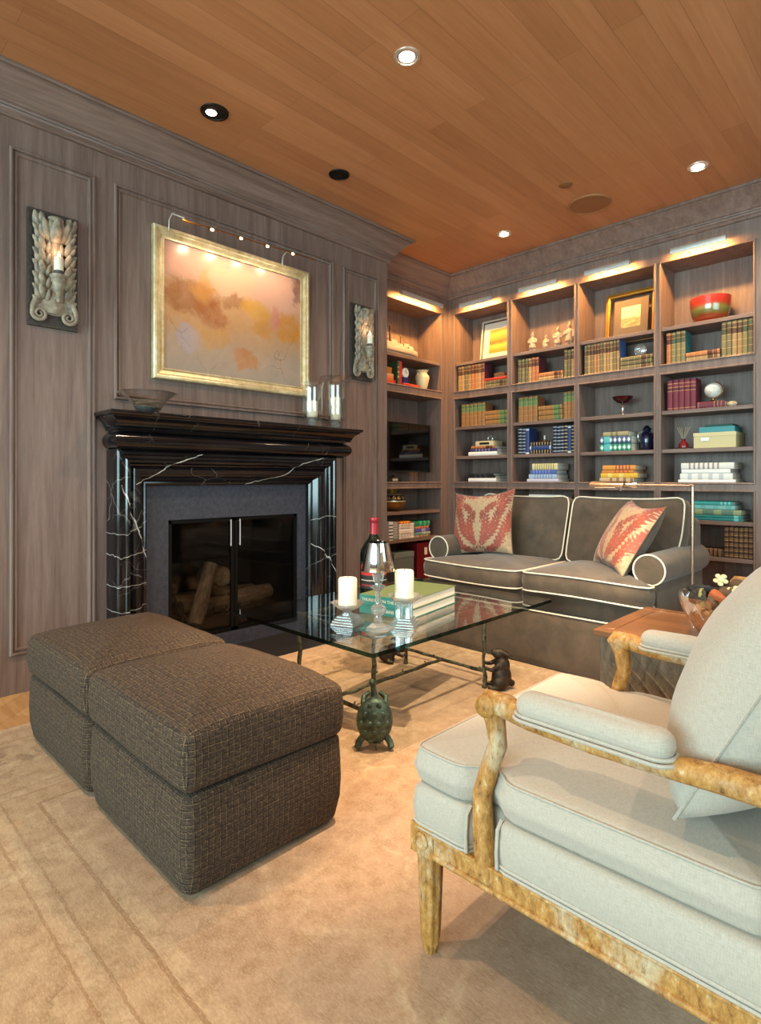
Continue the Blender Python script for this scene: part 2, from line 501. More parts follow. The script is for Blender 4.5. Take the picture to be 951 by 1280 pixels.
M_FLAME = glow('flame_glow', (1.0, 0.72, 0.36), 9)


# ------------------------------------------------------------------ mesh building
class MB:
    def __init__(s):
        s.bm = bmesh.new()
        s.M = Matrix.Identity(4)
        s.mi = 0
        s.uv = None

    def _v(s, co):
        return s.bm.verts.new(s.M @ Vector(co))

    def _f(s, vs):
        try:
            f = s.bm.faces.new(vs)
            f.material_index = s.mi
            return f
        except ValueError:
            return None

    def box(s, x0, x1, y0, y1, z0, z1):
        v = [s._v((x, y, z)) for x in (x0, x1) for y in (y0, y1) for z in (z0, z1)]
        for q in ((0, 1, 3, 2), (4, 6, 7, 5), (0, 4, 5, 1), (2, 3, 7, 6), (0, 2, 6, 4), (1, 5, 7, 3)):
            s._f([v[i] for i in q])
        return s

    def lathe(s, prof, c=(0, 0, 0), n=24, sx=1.0, sy=1.0, ph=0.0, flute=0.0, nfl=8):
        rings = []
        for (r, z) in prof:
            if r < 1e-5:
                rings.append([s._v((c[0], c[1], c[2] + z))])
                continue
            ring = []
            for i in range(n):
                a = ph + 2 * math.pi * i / n
                rr = r * (1 + flute * math.cos(nfl * a))
                ring.append(s._v((c[0] + rr * sx * math.cos(a), c[1] + rr * sy * math.sin(a), c[2] + z)))
            rings.append(ring)
        for a, b in zip(rings, rings[1:]):
            if len(a) == 1 and len(b) == 1:
                continue
            for i in range(n):
                j = (i + 1) % n
                if len(a) == 1:
                    s._f([a[0], b[i], b[j]])
                elif len(b) == 1:
                    s._f([a[i], a[j], b[0]])
                else:
                    s._f([a[i], a[j], b[j], b[i]])
        if len(rings[0]) > 1:
            s._f(list(reversed(rings[0])))
        if len(rings[-1]) > 1:
            s._f(rings[-1])
        return s

    def shell(s, prof, c=(0, 0, 0), n=28, t=0.003, wave=0.0, nw=6):
        """Thin-walled vessel: profile outside up, then inside down."""
        inn = [(max(r - t, 0.0008), z + (t if i == 0 else 0)) for i, (r, z) in enumerate(prof)]
        full = list(prof) + list(reversed(inn))
        return s.lathe([(0, prof[0][1])] + full + [(0, inn[0][1])], c, n, flute=wave, nfl=nw)

    def tube(s, pts, r, n=8, closed=False, flat=1.0):
        pts = [Vector(p) for p in pts]
        m = len(pts)
        rs = r if isinstance(r, (list, tuple)) else [r] * m
        up = None
        rings = []
        for i in range(m):
            if closed:
                t = pts[(i + 1) % m] - pts[i - 1]
            else:
                t = pts[min(i + 1, m - 1)] - pts[max(i - 1, 0)]
            if t.length < 1e-9:
                t = Vector((0, 0, 1))
            t.normalize()
            if up is None:
                up = Vector((0, 0, 1)) if abs(t.z) < 0.9 else Vector((1, 0, 0))
            up = up - t * up.dot(t)
            if up.length < 1e-6:
                up = t.orthogonal()
            up.normalize()
            side = t.cross(up)
            rings.append([s._v(pts[i] + (side * math.cos(2 * math.pi * k / n) + up * math.sin(2 * math.pi * k / n) * flat) * rs[i]) for k in range(n)])
        for i in range(m if closed else m - 1):
            a, b = rings[i], rings[(i + 1) % m]
            for k in range(n):
                j = (k + 1) % n
                s._f([a[k], a[j], b[j], b[k]])
        if not closed:
            s._f(list(reversed(rings[0])))
            s._f(rings[-1])
        return s

    def ball(s, c, r, n=14, m=9, fn=None):
        rx, ry, rz = r if isinstance(r, (tuple, list)) else (r, r, r)
        rings = []
        for i in range(m + 1):
            th = math.pi * i / m
            if i in (0, m):
                p = Vector((0, 0, math.cos(th)))
                p = fn(p) if fn else p
                rings.append([s._v((c[0] + rx * p.x, c[1] + ry * p.y, c[2] + rz * p.z))])
                continue
            ring = []
            for k in range(n):
                a = 2 * math.pi * k / n
                p = Vector((math.sin(th) * math.cos(a), math.sin(th) * math.sin(a), math.cos(th)))
                p = fn(p) if fn else p
                ring.append(s._v((c[0] + rx * p.x, c[1] + ry * p.y, c[2] + rz * p.z)))
            rings.append(ring)
        for a, b in zip(rings, rings[1:]):
            for k in range(n):
                j = (k + 1) % n
                if len(a) == 1:
                    s._f([a[0], b[k], b[j]])
                elif len(b) == 1:
                    s._f([a[j], a[k], b[0]])
                else:
                    s._f([a[k], b[k], b[j], a[j]])
        return s

    def prism(s, poly, a0, a1, axis='z'):
        """Extrude a polygon: axis z -> poly is (x, y); x -> (y, z); y -> (x, z)."""
        def mk(p, a):
            return {'z': (p[0], p[1], a), 'x': (a, p[0], p[1]), 'y': (p[0], a, p[1])}[axis]
        A = [s._v(mk(p, a0)) for p in poly]
        B = [s._v(mk(p, a1)) for p in poly]
        n = len(poly)
        for i in range(n):
            j = (i + 1) % n
            s._f([A[i], A[j], B[j], B[i]])
        s._f(list(reversed(A)))
        s._f(B)
        return s

    def slab(s, outline, z0, z1, r=0.02, puff=0.0, puffb=0.0, k=4, rings=6, bulge=0.0, fn=None):
        """Cushion: a closed outline (x, y) extruded with rounded edges and a crowned top."""
        n = len(outline)
        P = [Vector((p[0], p[1])) for p in outline]
        cen = sum(P, Vector((0, 0))) / n
        nor = []
        for i in range(n):
            t = P[(i + 1) % n] - P[i - 1]
            q = Vector((t.y, -t.x))
            q.normalize()
            nor.append(q)
        area = sum(P[i].x * P[(i + 1) % n].y - P[(i + 1) % n].x * P[i].y for i in range(n))
        if area < 0:
            nor = [-q for q in nor]
        lv = []
        for i in range(k + 1):
            a = math.pi / 2 * i / k
            lv.append((r * (1 - math.sin(a)), z0 + r * (1 - math.cos(a)), 'b'))
        if bulge:
            for i in range(1, 4):
                t = i / 4
                lv.append((-bulge * math.sin(math.pi * t), z0 + r + (z1 - z0 - 2 * r) * t, 's'))
        for i in range(k + 1):
            a = math.pi / 2 * i / k
            lv.append((r * (1 - math.cos(a)), z1 - r * (1 - math.sin(a)), 't'))

        def put(x, y, z):
            q = Vector((x, y, z))
            if fn:
                q = fn(q)
            return s._v(q)

        def crown(t):
            return 1 - t * t

        R = []
        inner = []
        for j in range(rings - 1, 0, -1):
            inner.append(j / rings)
        base = [P[i] - nor[i] * r for i in range(n)]
        c0 = put(cen.x, cen.y, z0 - puffb)
        for t in reversed(inner):
            R.append([put(*(cen + (b - cen) * t), z0 - puffb * crown(t)) for b in base])
        for (off, z, w) in lv:
            R.append([put(*(P[i] - nor[i] * off), z) for i in range(n)])
        for t in inner:
            R.append([put(*(cen + (b - cen) * t), z1 + puff * crown(t)) for b in base])
        c1 = put(cen.x, cen.y, z1 + puff)
        for a, b in zip(R, R[1:]):
            for i in range(n):
                j = (i + 1) % n
                s._f([a[i], a[j], b[j], b[i]])
        for i in range(n):
            j = (i + 1) % n
            s._f([c0, R[0][j], R[0][i]])
            s._f([c1, R[-1][i], R[-1][j]])
        return s

    def sweep(s, prof, path, closed=False, up=Vector((0, 0, 1)), out=None):
        """Moulding: profile (d, h) swept along a polyline with mitres. d runs to the right of the travel direction seen from `up`, h along up."""
        path = [Vector(p) for p in path]
        m = len(path)
        up = Vector(up)
        secs = []
        for i in range(m):
            if closed or 0 < i < m - 1:
                d1 = (path[i] - path[i - 1]).normalized()
                d2 = (path[(i + 1) % m] - path[i]).normalized()
            elif i == 0:
                d1 = d2 = (path[1] - path[0]).normalized()
            else:
                d1 = d2 = (path[-1] - path[-2]).normalized()
            n1, n2 = d1.cross(up), d2.cross(up)
            b = n1 + n2
            b.normalize()
            b = b / max(b.dot(n1), 0.2)
            secs.append([s._v(path[i] + b * d + up * h) for (d, h) in prof])
        k = len(prof)
        for i in range(m if closed else m - 1):
            a, b = secs[i], secs[(i + 1) % m]
            for q in range(k):
                j = (q + 1) % k
                s._f([a[q], a[j], b[j], b[q]])
        if not closed:
            s._f(secs[0])
            s._f(list(reversed(secs[-1])))
        return s

    def build(s, name, mat, parent=None, smooth=True, bevel=0.0, uv=True, angle=40, seg=2, loc=None, recalc=True):
        if recalc:
            bmesh.ops.recalc_face_normals(s.bm, faces=s.bm.faces[:])
        if uv:
            L = s.bm.loops.layers.uv.new('UVMap')
            for f in s.bm.faces:
                nn = f.normal
                a = max(range(3), key=lambda i: abs(nn[i]))
                for l in f.loops:
                    c = l.vert.co
                    l[L].uv = (c.y, c.z) if a == 0 else ((c.x, c.z) if a == 1 else (c.x, c.y))
        me = bpy.data.meshes.new(name)
        s.bm.to_mesh(me)
        s.bm.free()
        for m in (mat if isinstance(mat, (list, tuple)) else [mat]):
            me.materials.append(m)
        if smooth:
            for p in me.polygons:
                p.use_smooth = True
            me.set_sharp_from_angle(angle=RAD(angle))
        o = bpy.data.objects.new(name, me)
        COL.objects.link(o)
        if parent is not None:
            o.parent = parent
        if loc is not None:
            o.location = loc
        if bevel > 0:
            b = o.modifiers.new('bevel', 'BEVEL')
            b.width = bevel
            b.segments = seg
            b.limit_method = 'ANGLE'
            b.angle_limit = RAD(35)
            b.harden_normals = False
        return o


def tag(o, label=None, cat=None, group=None, kind=None):
    if label:
        o['label'] = label
    if cat:
        o['category'] = cat
    if group:
        o['group'] = group
    if kind:
        o['kind'] = kind
    return o


def thing(name, label, cat, loc=(0, 0, 0), rz=0.0, group=None):
    o = bpy.data.objects.new(name, None)
    o.empty_display_size = 0.05
    COL.objects.link(o)
    o.location = loc
    o.rotation_euler = (0, 0, rz)
    return tag(o, label, cat, group)


def copy_tree(o, parent=None):
    c = o.copy()
    COL.objects.link(c)
    if parent is not None:
        c.parent = parent
    for ch in [x for x in o.children]:
        copy_tree(ch, c)
    return c


def rrect(x0, x1, y0, y1, r, k=5, per=6):
    """Rounded rectangle outline, counter-clockwise, with points along the sides."""
    out = []
    cs = [(x1 - r, y0 + r, -90), (x1 - r, y1 - r, 0), (x0 + r, y1 - r, 90), (x0 + r, y0 + r, 180)]
    for i, (cx, cy, a0) in enumerate(cs):
        arc = [(cx + r * math.cos(RAD(a0 + 90 * j / k)), cy + r * math.sin(RAD(a0 + 90 * j / k))) for j in range(k + 1)]
        out += arc
        nx, ny, na = cs[(i + 1) % 4]
        e = (nx + r * math.cos(RAD(na)), ny + r * math.sin(RAD(na)))
        p = arc[-1]
        for j in range(1, per):
            out.append((p[0] + (e[0] - p[0]) * j / per, p[1] + (e[1] - p[1]) * j / per))
    return out


def dense(poly, step=0.04, r=0.0):
    """Subdivide a polygon's sides."""
    out = []
    n = len(poly)
    for i in range(n):
        a, b = Vector(poly[i]), Vector(poly[(i + 1) % n])
        k = max(1, int((b - a).length / step))
        for j in range(k):
            out.append(tuple(a + (b - a) * (j / k)))
    return out

# ------------------------------------------------------------------ room shell
XL, XA, YB, YE = -3.40, -3.67, 4.74, 3.55      # chimney wall, alcove face, bookcase face, end of the chimney breast
Y0, XR = -4.65, 2.2


def struct(o):
    o['kind'] = 'structure'
    return o


struct(MB().box(-4.2, XR + 0.1, Y0 - 0.1, 5.3, -0.08, 0.0).build('floor', M_FLOOR, smooth=False))
struct(MB().box(-4.2, XR + 0.1, Y0 - 0.1, 5.3, HC, HC + 0.08).build('ceiling', M_CEIL, smooth=False))
m = MB()
m.box(-4.0, XL, Y0 - 0.1, 1.59, 0, HC)
m.box(-4.0, XL, 2.59, YE, 0, HC)
m.box(-4.0, XL, 1.59, 2.59, 0.855, HC)
m.box(-4.0, XL, 1.59, 2.59, 0, 0.08)
m.box(-4.2, -4.0, Y0 - 0.1, 5.3, 0, HC)
struct(m.build('wall_left', M_WZ, smooth=False))
m = MB()
m.box(-4.0, XR + 0.1, 5.07, 5.3, 0, HC)
m.box(-0.86, XR + 0.1, YB, 5.07, 0, HC)
struct(m.build('wall_back', M_WZ, smooth=False))
m = MB()
m.box(XR, XR + 0.1, Y0 - 0.1, 0.3, 0, HC)
m.box(XR, XR + 0.1, 3.1, YB, 0, HC)
m.box(XR, XR + 0.1, 0.3, 3.1, 0, 0.65)
m.box(XR, XR + 0.1, 0.3, 3.1, 2.55, HC)
struct(m.build('wall_right', M_WZ, smooth=False))
m = MB()
m.box(-4.0, -3.3, Y0 - 0.1, Y0, 0, HC)
m.box(1.8, XR, Y0 - 0.1, Y0, 0, HC)
m.box(-3.3, 1.8, Y0 - 0.1, Y0, 0, 0.5)
m.box(-3.3, 1.8, Y0 - 0.1, Y0, 2.6, HC)
struct(m.build('wall_near', M_WZ, smooth=False))
M_WFRAME = plain('window_paint', '#5d534c', 0.5)
m = MB()
for k in range(4):
    x = -3.3 + k * 1.7
    m.box(x - 0.04, x + 0.04, Y0 - 0.08, Y0 - 0.01, 0.5, 2.6)
for z in (0.5, 2.56):
    m.box(-3.3, 1.8, Y0 - 0.08, Y0 - 0.01, z, z + 0.06)
w1 = struct(m.build('window_1', M_WFRAME, smooth=False))
struct(MB().box(-3.3, 1.8, Y0 - 0.05, Y0 - 0.045, 0.5, 2.6).build('pane', M_CLEAR, w1, smooth=False))
m = MB()
for y in (0.3, 1.7, 3.1):
    m.box(XR + 0.01, XR + 0.08, y - 0.04, y + 0.04, 0.65, 2.55)
for z in (0.65, 2.5):
    m.box(XR + 0.01, XR + 0.08, 0.3, 3.1, z, z + 0.05)
w2 = struct(m.build('added_window', M_WFRAME, smooth=False))  # unseen window, added and placed for its light on the bookcase
struct(MB().box(XR + 0.05, XR + 0.055, 0.3, 3.1, 0.65, 2.55).build('pane', M_CLEAR, w2, smooth=False))

# crown moulding round the chimney breast, the alcove and the bookcase wall
CROWN = [(0, 2.935), (0.014, 2.938), (0.020, 2.946), (0.020, 2.955), (0.032, 2.962), (0.036, 2.972), (0.030, 2.981), (0.034, 2.990), (0.046, 2.996),
         (0.052, 3.006), (0.066, 3.020), (0.090, 3.048), (0.118, 3.078), (0.142, 3.098), (0.150, 3.102), (0.150, 3.108), (0.166, 3.111), (0.172, 3.118),
         (0.170, HC - 0.001), (0, HC - 0.001)]
m = MB()
m.sweep(CROWN, [(XL, Y0, 0), (XL, YE, 0), (XA, YE, 0), (XA, YB, 0), (XR, YB, 0)])
struct(m.build('trim_1', M_WY, angle=30))

PANEL = [(0, 0), (0, 0.012), (0.005, 0.020), (0.012, 0.020), (0.015, 0.005), (0.022, 0.005), (0.026, 0.014), (0.034, 0.011), (0.038, 0.0)]


def panel_moulding(name, y0, y1, z0, z1, x=XL):
    m = MB()
    m.sweep(PANEL, [(x, y0, z0), (x, y0, z1), (x, y1, z1), (x, y1, z0)], closed=True, up=(1, 0, 0))
    return struct(m.build(name, M_WZ, angle=30))


panel_moulding('trim_2', 0.775, 1.188, 0.20, 2.789)
panel_moulding('trim_3', 1.290, 2.940, 1.556, 2.787)
panel_moulding('trim_4', 3.040, 3.436, 0.20, 2.775)
panel_moulding('trim_5', -1.2, 0.665, 0.20, 2.789)

# ------------------------------------------------------------------ rug
rug = MB()
rug.box(-1.95, 1.95, -1.95, 1.95, 0, 0.012)
rug = rug.build('area_rug', M_RUG, smooth=False, bevel=0.004)
rug.location = (-0.978, 1.78, 0.0005)
tag(rug, 'large faded beige floral rug lying under the seating', 'rug')

# ------------------------------------------------------------------ bookcase
M_SHELF = M_WX
OPEN = [(-3.582, -2.965), (-2.911, -2.298), (-2.252, -1.640), (-1.588, -0.970)]
ZO = [(0.11, 1.007), (1.074, 1.909), (1.990, 2.775)]
ZS = [2.280, 1.990, 1.630, 1.331, 1.074, 0.793, 0.528]     # top surfaces that carry things
BEAD = [(0, 0), (0, 0.006), (0.004, 0.009), (0.010, 0.009), (0.014, 0.004), (0.014, 0)]


def cabinet(root, spans, left, right, back, to_world, shelf_mat, frame_mat):
    """Built-in shelving in local coordinates: u along the front, v into the wall (front face at v = 0), z up."""
    m = MB(); m.M = to_world
    edges = [left] + [e for sp in spans for e in sp] + [right]
    for i in range(0, len(edges), 2):
        m.box(edges[i], edges[i + 1], 0, 0.022, 0, 2.937)
    for (a, b) in spans:
        for z0, z1 in ((0, 0.11), (1.007, 1.074), (1.909, 1.990), (2.775, 2.937)):
            m.box(a, b, 0, 0.022, z0, z1)
        for (z0, z1) in ZO:
            q = [(a, 0, z0), (b, 0, z0), (b, 0, z1), (a, 0, z1)]
            m.sweep(BEAD, q, closed=True, up=(0, -1, 0))
    m.build('face_frame', frame_mat, root, angle=30)
    m = MB(); m.M = to_world
    for i in range(0, len(edges), 2):
        m.box(edges[i], edges[i + 1], 0.022, back, 0.0, 2.937)
    for (a, b) in spans:
        for z0, z1 in ((0.0, 0.11), (1.012, 1.074), (1.914, 1.990), (2.78, 2.937)):
            m.box(a, b, 0.022, back, z0, z1)
    m.build('carcass', M_WZ, root, smooth=False)
    m = MB(); m.M = to_world
    m.box(left, right, back, back + 0.018, 0, 2.937)
    m.build('back_panel', M_WZ, root, smooth=False)
    for (a, b) in spans:
        for zt in (2.280, 1.630, 1.331, 0.793, 0.528):
            if (a, zt) in SKIP:
                continue
            m = MB(); m.M = to_world
            m.box(a + 0.001, b - 0.001, 0.012, back, zt - 0.030, zt)
            m.build('shelf', shelf_mat, root, smooth=False, bevel=0.003)


SKIP = set()
bc = thing('built_in_bookcase', 'wide grey built-in bookcase of four columns behind the sofa', 'bookcase', (-2.27, YB, 0))
cabinet(bc, OPEN, XA, -0.86, 0.31, Matrix.Translation((2.27, 0, 0)), M_SHELF, M_WZ)
AL = (3.68, 4.622)
SKIP.update({(AL[0], 1.630), (AL[0], 1.331)})
al = thing('alcove_bookcase', 'grey built-in shelf unit with the television, in the corner alcove', 'bookcase', (XA, 4.15, 0), RAD(90))
cabinet(al, [AL], YE + 0.004, YB - 0.001, 0.31, Matrix.Translation((-4.15, 0, 0)), M_SHELF, M_WZ)

# ------------------------------------------------------------------ picture lights over the shelves
M_BARLENS = glow('bar_lens', (1.0, 0.62, 0.28), 5)


def picture_light(label, loc, rz, w):
    t = thing('picture_light', label, 'light', loc, rz, 'picture lights over the shelves')
    m = MB()
    sec = [(-0.078, 0.020), (-0.100, 0.024), (-0.113, 0.020), (-0.118, 0.010), (-0.118, -0.020), (-0.114, -0.026), (-0.1125, -0.020), (-0.1135, 0.008), (-0.109, 0.016), (-0.099, 0.0195), (-0.079, 0.0165)]
    m.prism([(a_ + 0.022, b_) for a_, b_ in sec], -w / 2, w / 2, 'x')
    for e in (-w / 2, w / 2 - 0.004):
        m.prism([(a_ + 0.022, b_) for a_, b_ in ((-0.080, 0.019), (-0.100, 0.022), (-0.113, 0.018), (-0.117, 0.0), (-0.116, -0.022), (-0.084, -0.004))], e, e + 0.004, 'x')
    m.build('shade', M_SATIN, t, angle=50)
    MB().box(-w / 2 + 0.01, w / 2 - 0.01, -0.084, -0.068, 0.004, 0.012).build('lens', M_BARLENS, t, smooth=False)
    for dx in (-0.07, 0.07):
        MB().tube([(dx, -0.076, 0.012), (dx, -0.05, -0.018), (dx, 0.0, -0.030)], 0.005, 8).build('arm', M_SATIN, t)
    MB().lathe([(0, 0), (0.007, 0), (0.009, -0.008), (0.006, -0.016), (0, -0.017)], (0, -0.06, -0.026), 12).build('knob', M_SATIN, t)
    la = light('picture_light_lamp', 'AREA', (0, 0, 0), 14 * w / 0.37, AMBER, None, w * 0.9, 0.014)
    la.parent = t
    la.location = (0, -0.076, 0.002)
    la.rotation_euler = (RAD(28), 0, 0)
    return t


for i, x in enumerate((-3.275, -2.605, -1.98, -1.305)):
    picture_light(['satin picture light above the white-matted orange print', 'satin picture light above the four clay figures',
                   'satin picture light above the gold-framed engraving', 'satin picture light above the red glass bowl'][i], (x, YB, 2.822), 0, 0.37)
picture_light('satin picture light above the model ship in the alcove', (XA, 4.24, 2.822), RAD(90), 0.6)

# ------------------------------------------------------------------ ceiling fittings
M_REFL = plain('lamp_reflector', '#e8dccb', 0.25, 0.7)


def downlight(loc, r, label, lit=True, black=False):
    t = thing('recessed_ceiling_light', label, 'ceiling light', loc, 0, 'black recessed ceiling lights' if black else 'lit recessed ceiling lights')
    m = MB()
    m.lathe([(r * 0.80, 0.0), (r * 0.82, -0.008), (r, -0.006), (r * 1.02, 0.0)], n=32)
    m.build('trim_ring', M_BLACKM if black else M_REFL, t)
    m = MB()
    m.lathe([(r * 0.80, -0.0035), (r * 0.62, -0.0015), (r * 0.60, 0.0)], n=32)
    m.build('reflector', M_BLACKM if black else M_REFL, t)
    m = MB()
    if black:
        m.ball((-0.015, -0.012, -0.002), (r * 0.42, r * 0.42, 0.006), 20, 6)
    else:
        m.lathe([(0, -0.006), (r * 0.45, -0.005), (r * 0.62, -0.0036), (r * 0.62, 0)], n=28)
    m.build('bulb', (M_LAMPGLOW if lit else M_BLACKM), t)


downlight((-1.85, 2.07, HC), 0.062, 'bright recessed light nearest the camera, centre of the plank ceiling')
downlight((-1.153, 4.12, HC), 0.062, 'lit recessed light beside the brown speaker, in front of the right column')
downlight((-2.613, 4.128, HC), 0.058, 'lit recessed light in the ceiling above the sofa left end')
downlight((-2.89, 1.64, HC), 0.075, 'black recessed spotlight above the painting left half, bulb glinting', True, True)
downlight((-2.89, 2.557, HC), 0.068, 'black recessed spotlight, unlit, above the painting right edge', False, True)
for i, (x, y) in enumerate(((-1.10, 1.62), (-2.0, -0.1), (0.1, 2.6), (-0.5, 0.2))):  # all but the first are unseen fittings added as light sources
    downlight((x, y, HC), 0.062, ['recessed light above the near ottoman', 'unseen recessed light added above the rug end', 'unseen recessed light added above the far armchair',
                                  'unseen recessed light added above the near armchair'][i])
M_GRILLE = plain('brown_grille', '#8a5c37', 0.6)
t = thing('ceiling_speaker', 'round brown speaker grille set flush in the plank ceiling', 'speaker', (-1.88, 4.126, HC))
MB().lathe([(0.0, -0.006), (0.13, -0.007), (0.138, -0.006), (0.138, 0)], n=48).build('grille', M_GRILLE, t)
MB().lathe([(0.139, 0), (0.139, -0.009), (0.147, -0.011), (0.153, -0.008), (0.154, 0)], n=48).build('rim', plain('speaker_rim', '#9a6a42', 0.5), t)
t = thing('smoke_sensor', 'small round brown disc in the ceiling beside the speaker', 'sensor', (-1.876, 3.741, HC))
MB().lathe([(0.0, -0.007), (0.036, -0.007), (0.046, -0.003), (0.047, 0)], n=32).build('cover', M_GRILLE, t)

# ------------------------------------------------------------------ fireplace
FL = (XL, 2.095, 0)
fp = thing('fireplace', 'black veined marble fireplace with slate surround and glass doors', 'fireplace', FL)


def fm():
    m = MB()
    m.M = Matrix.Translation((-FL[0], -FL[1], 0))
    return m


m = fm()
BOL = [(-0.20, 0), (-0.20, 0.150), (-0.190, 0.157), (-0.176, 0.157), (-0.170, 0.148), (-0.156, 0.146), (-0.150, 0.153), (-0.141, 0.158), (-0.131, 0.156), (-0.126, 0.147),
       (-0.122, 0.128), (-0.112, 0.122), (-0.104, 0.130), (-0.090, 0.138), (-0.072, 0.136), (-0.055, 0.126), (-0.042, 0.108), (-0.032, 0.088), (-0.022, 0.080),
       (-0.014, 0.082), (-0.006, 0.078), (0.0, 0.068), (0.0, 0.0)]
m.sweep(BOL, [(XL + 0.001, 1.452, 0.001), (XL + 0.001, 1.452, 1.062), (XL + 0.001, 2.648, 1.062), (XL + 0.001, 2.648, 0.001)], up=(1, 0, 0))
m.build('surround', M_MARBLE, fp, angle=28)
m = fm()
m.box(XL + 0.001, -3.262, 1.262, 2.930, 1.258, 1.376)
tor = [(-3.262, 1.262), (-3.262 + 0.001, 1.262)]
prof = [(0, 1.262)] + [(0.054 * math.cos(RAD(a)) + 0.004, 1.315 + 0.050 * math.sin(RAD(a))) for a in range(-80, 81, 16)] + [(0, 1.368)]
m.sweep(prof, [(XL + 0.001, 1.285, 0), (-3.262, 1.285, 0), (-3.262, 2.905, 0), (XL + 0.001, 2.905, 0)])
m.build('frieze', M_MARBLE, fp, angle=30)
m = fm()
prof = [(0, 1.374), (0.020, 1.374), (0.026, 1.380), (0.022, 1.388), (0.030, 1.392), (0.034, 1.404), (0.044, 1.420), (0.058, 1.432), (0.070, 1.437), (0.072, 1.446),
        (0.084, 1.449), (0.090, 1.456), (0.090, 1.466), (0.086, 1.471), (0, 1.471)]
m.sweep(prof, [(XL + 0.001, 1.268, 0), (-3.222, 1.268, 0), (-3.222, 2.922, 0), (XL + 0.001, 2.922, 0)])
m.box(XL + 0.001, -3.2222, 1.268, 2.922, 1.374, 1.471)
m.build('mantel_shelf', M_MARBLE, fp, angle=30)
m = fm()
m.box(XL + 0.001, XL + 0.035, 1.452, 1.60, 0.001, 1.062)
m.box(XL + 0.001, XL + 0.035, 2.58, 2.648, 0.001, 1.062)
m.box(XL + 0.001, XL + 0.035, 1.60, 2.58, 0.85, 1.062)
m.box(XL + 0.001, XL + 0.035, 1.60, 2.58, 0.001, 0.095)
m.build('slate_panel', M_SLATE, fp, smooth=False)
m = fm()
for b in ((-3.99, -3.96, 1.60, 2.58, 0.09, 0.85), (-3.99, XL, 1.592, 1.61, 0.09, 0.85), (-3.99, XL, 2.57, 2.588, 0.09, 0.85),
          (-3.99, XL, 1.60, 2.58, 0.082, 0.10), (-3.99, XL, 1.60, 2.58, 0.835, 0.853)):
    m.box(*b)
m.build('firebox', plain('soot_brick', '#1d1916', 0.9), fp, smooth=False)
M_SCREEN = thin_glass('smoked_glass', (0.70, 0.67, 0.64), 0.5, 0.05, 4.0, 0.03)
for (a, b, hy) in ((1.606, 2.060, 2.030), (2.066, 2.574, 2.098)):
    m = fm()
    X0, X1 = XL + 0.004, XL + 0.022
    m.box(X0, X1, a, a + 0.022, 0.10, 0.846)
    m.box(X0, X1, b - 0.022, b, 0.10, 0.846)
    m.box(X0, X1, a, b, 0.10, 0.122)
    m.box(X0, X1, a, b, 0.826, 0.846)
    d = m.build('door', M_BLACKM, fp, smooth=False)
    m = fm(); m.box(X0 + 0.006, X0 + 0.009, a + 0.022, b - 0.022, 0.122, 0.826)
    m.build('pane', M_SCREEN, d, smooth=False)
    m = fm(); m.tube([(X1 + 0.012, hy, 0.66), (X1 + 0.012, hy, 0.835)], 0.004, 8)
    for z in (0.67, 0.825):
        m.tube([(X1, hy, z), (X1 + 0.012, hy, z)], 0.003, 6)
    m.build('handle', M_SATIN, d)
h = MB().box(XL + 0.002, -2.932, 1.12, 3.10, 0.0, 0.006).build('hearth_slab', M_HEARTH, smooth=False)
tag(h, 'flat black stone hearth slab on the floor before the fireplace', 'hearth')

# fire logs and grate behind the doors
t = thing('fire_grate', 'black iron fire grate inside the firebox', 'grate', (-3.68, 2.09, 0.10))
m = MB()
for i in range(7):
    y = -0.3 + i * 0.1
    m.tube([(-0.16, y, 0.10), (-0.14, y, 0.075), (0.12, y, 0.075), (0.16, y, 0.13)], 0.009, 6)
for x in (-0.1, 0.1):
    m.tube([(x, -0.32, 0.066), (x, 0.32, 0.066)], 0.008, 6)
m.build('bars', M_BLACK, t)
for (x, y) in ((-0.1, -0.28), (-0.1, 0.28), (0.1, -0.28), (0.1, 0.28)):
    MB().tube([(x, y, 0.0), (x, y, 0.07)], 0.008, 6).build('leg', M_BLACK, t)


def bark(name, c1, c2, sc):
    k = NT(name, rough=0.9)
    n = k.noise(k.co('Object', (sc, sc, sc * 0.3)), 1.0, 5, 0.7)
    k.p('col', k.ramp(n, [(0.35, c1), (0.65, c2)]))
    k.bump(n, 0.8, 0.01)
    return k.m


M_BARK = bark('log_bark', '#5b4a3d', '#a8917a', 26)
M_CUT = bark('log_end', '#8f7c63', '#c7b79a', 40)


def firelog(label, p0, p1, r, seed):
    q = random.Random(seed)
    p0, p1 = Vector(p0), Vector(p1)
    t = thing('fire_log', label, 'log', p0, 0, 'logs in the fireplace')
    v = p1 - p0
    t.rotation_euler = v.to_track_quat('Z', 'Y').to_euler()
    L = v.length
    rr = [r * q.uniform(0.92, 1.08) for _ in range(7)]
    m = MB()
    m.lathe([(rr[i] * (0.97 if i in (0, 6) else 1), L * i / 6) for i in range(7)], n=14)
    m.build('bark', M_BARK, t)
    m = MB()
    m.lathe([(0, L + 0.003), (r * 0.86, L + 0.003), (r * 0.88, L - 0.002)], n=14)
    m.lathe([(r * 0.88, 0.002), (r * 0.86, -0.003), (0, -0.003)], n=14)
    m.build('cut_end', M_CUT, t)


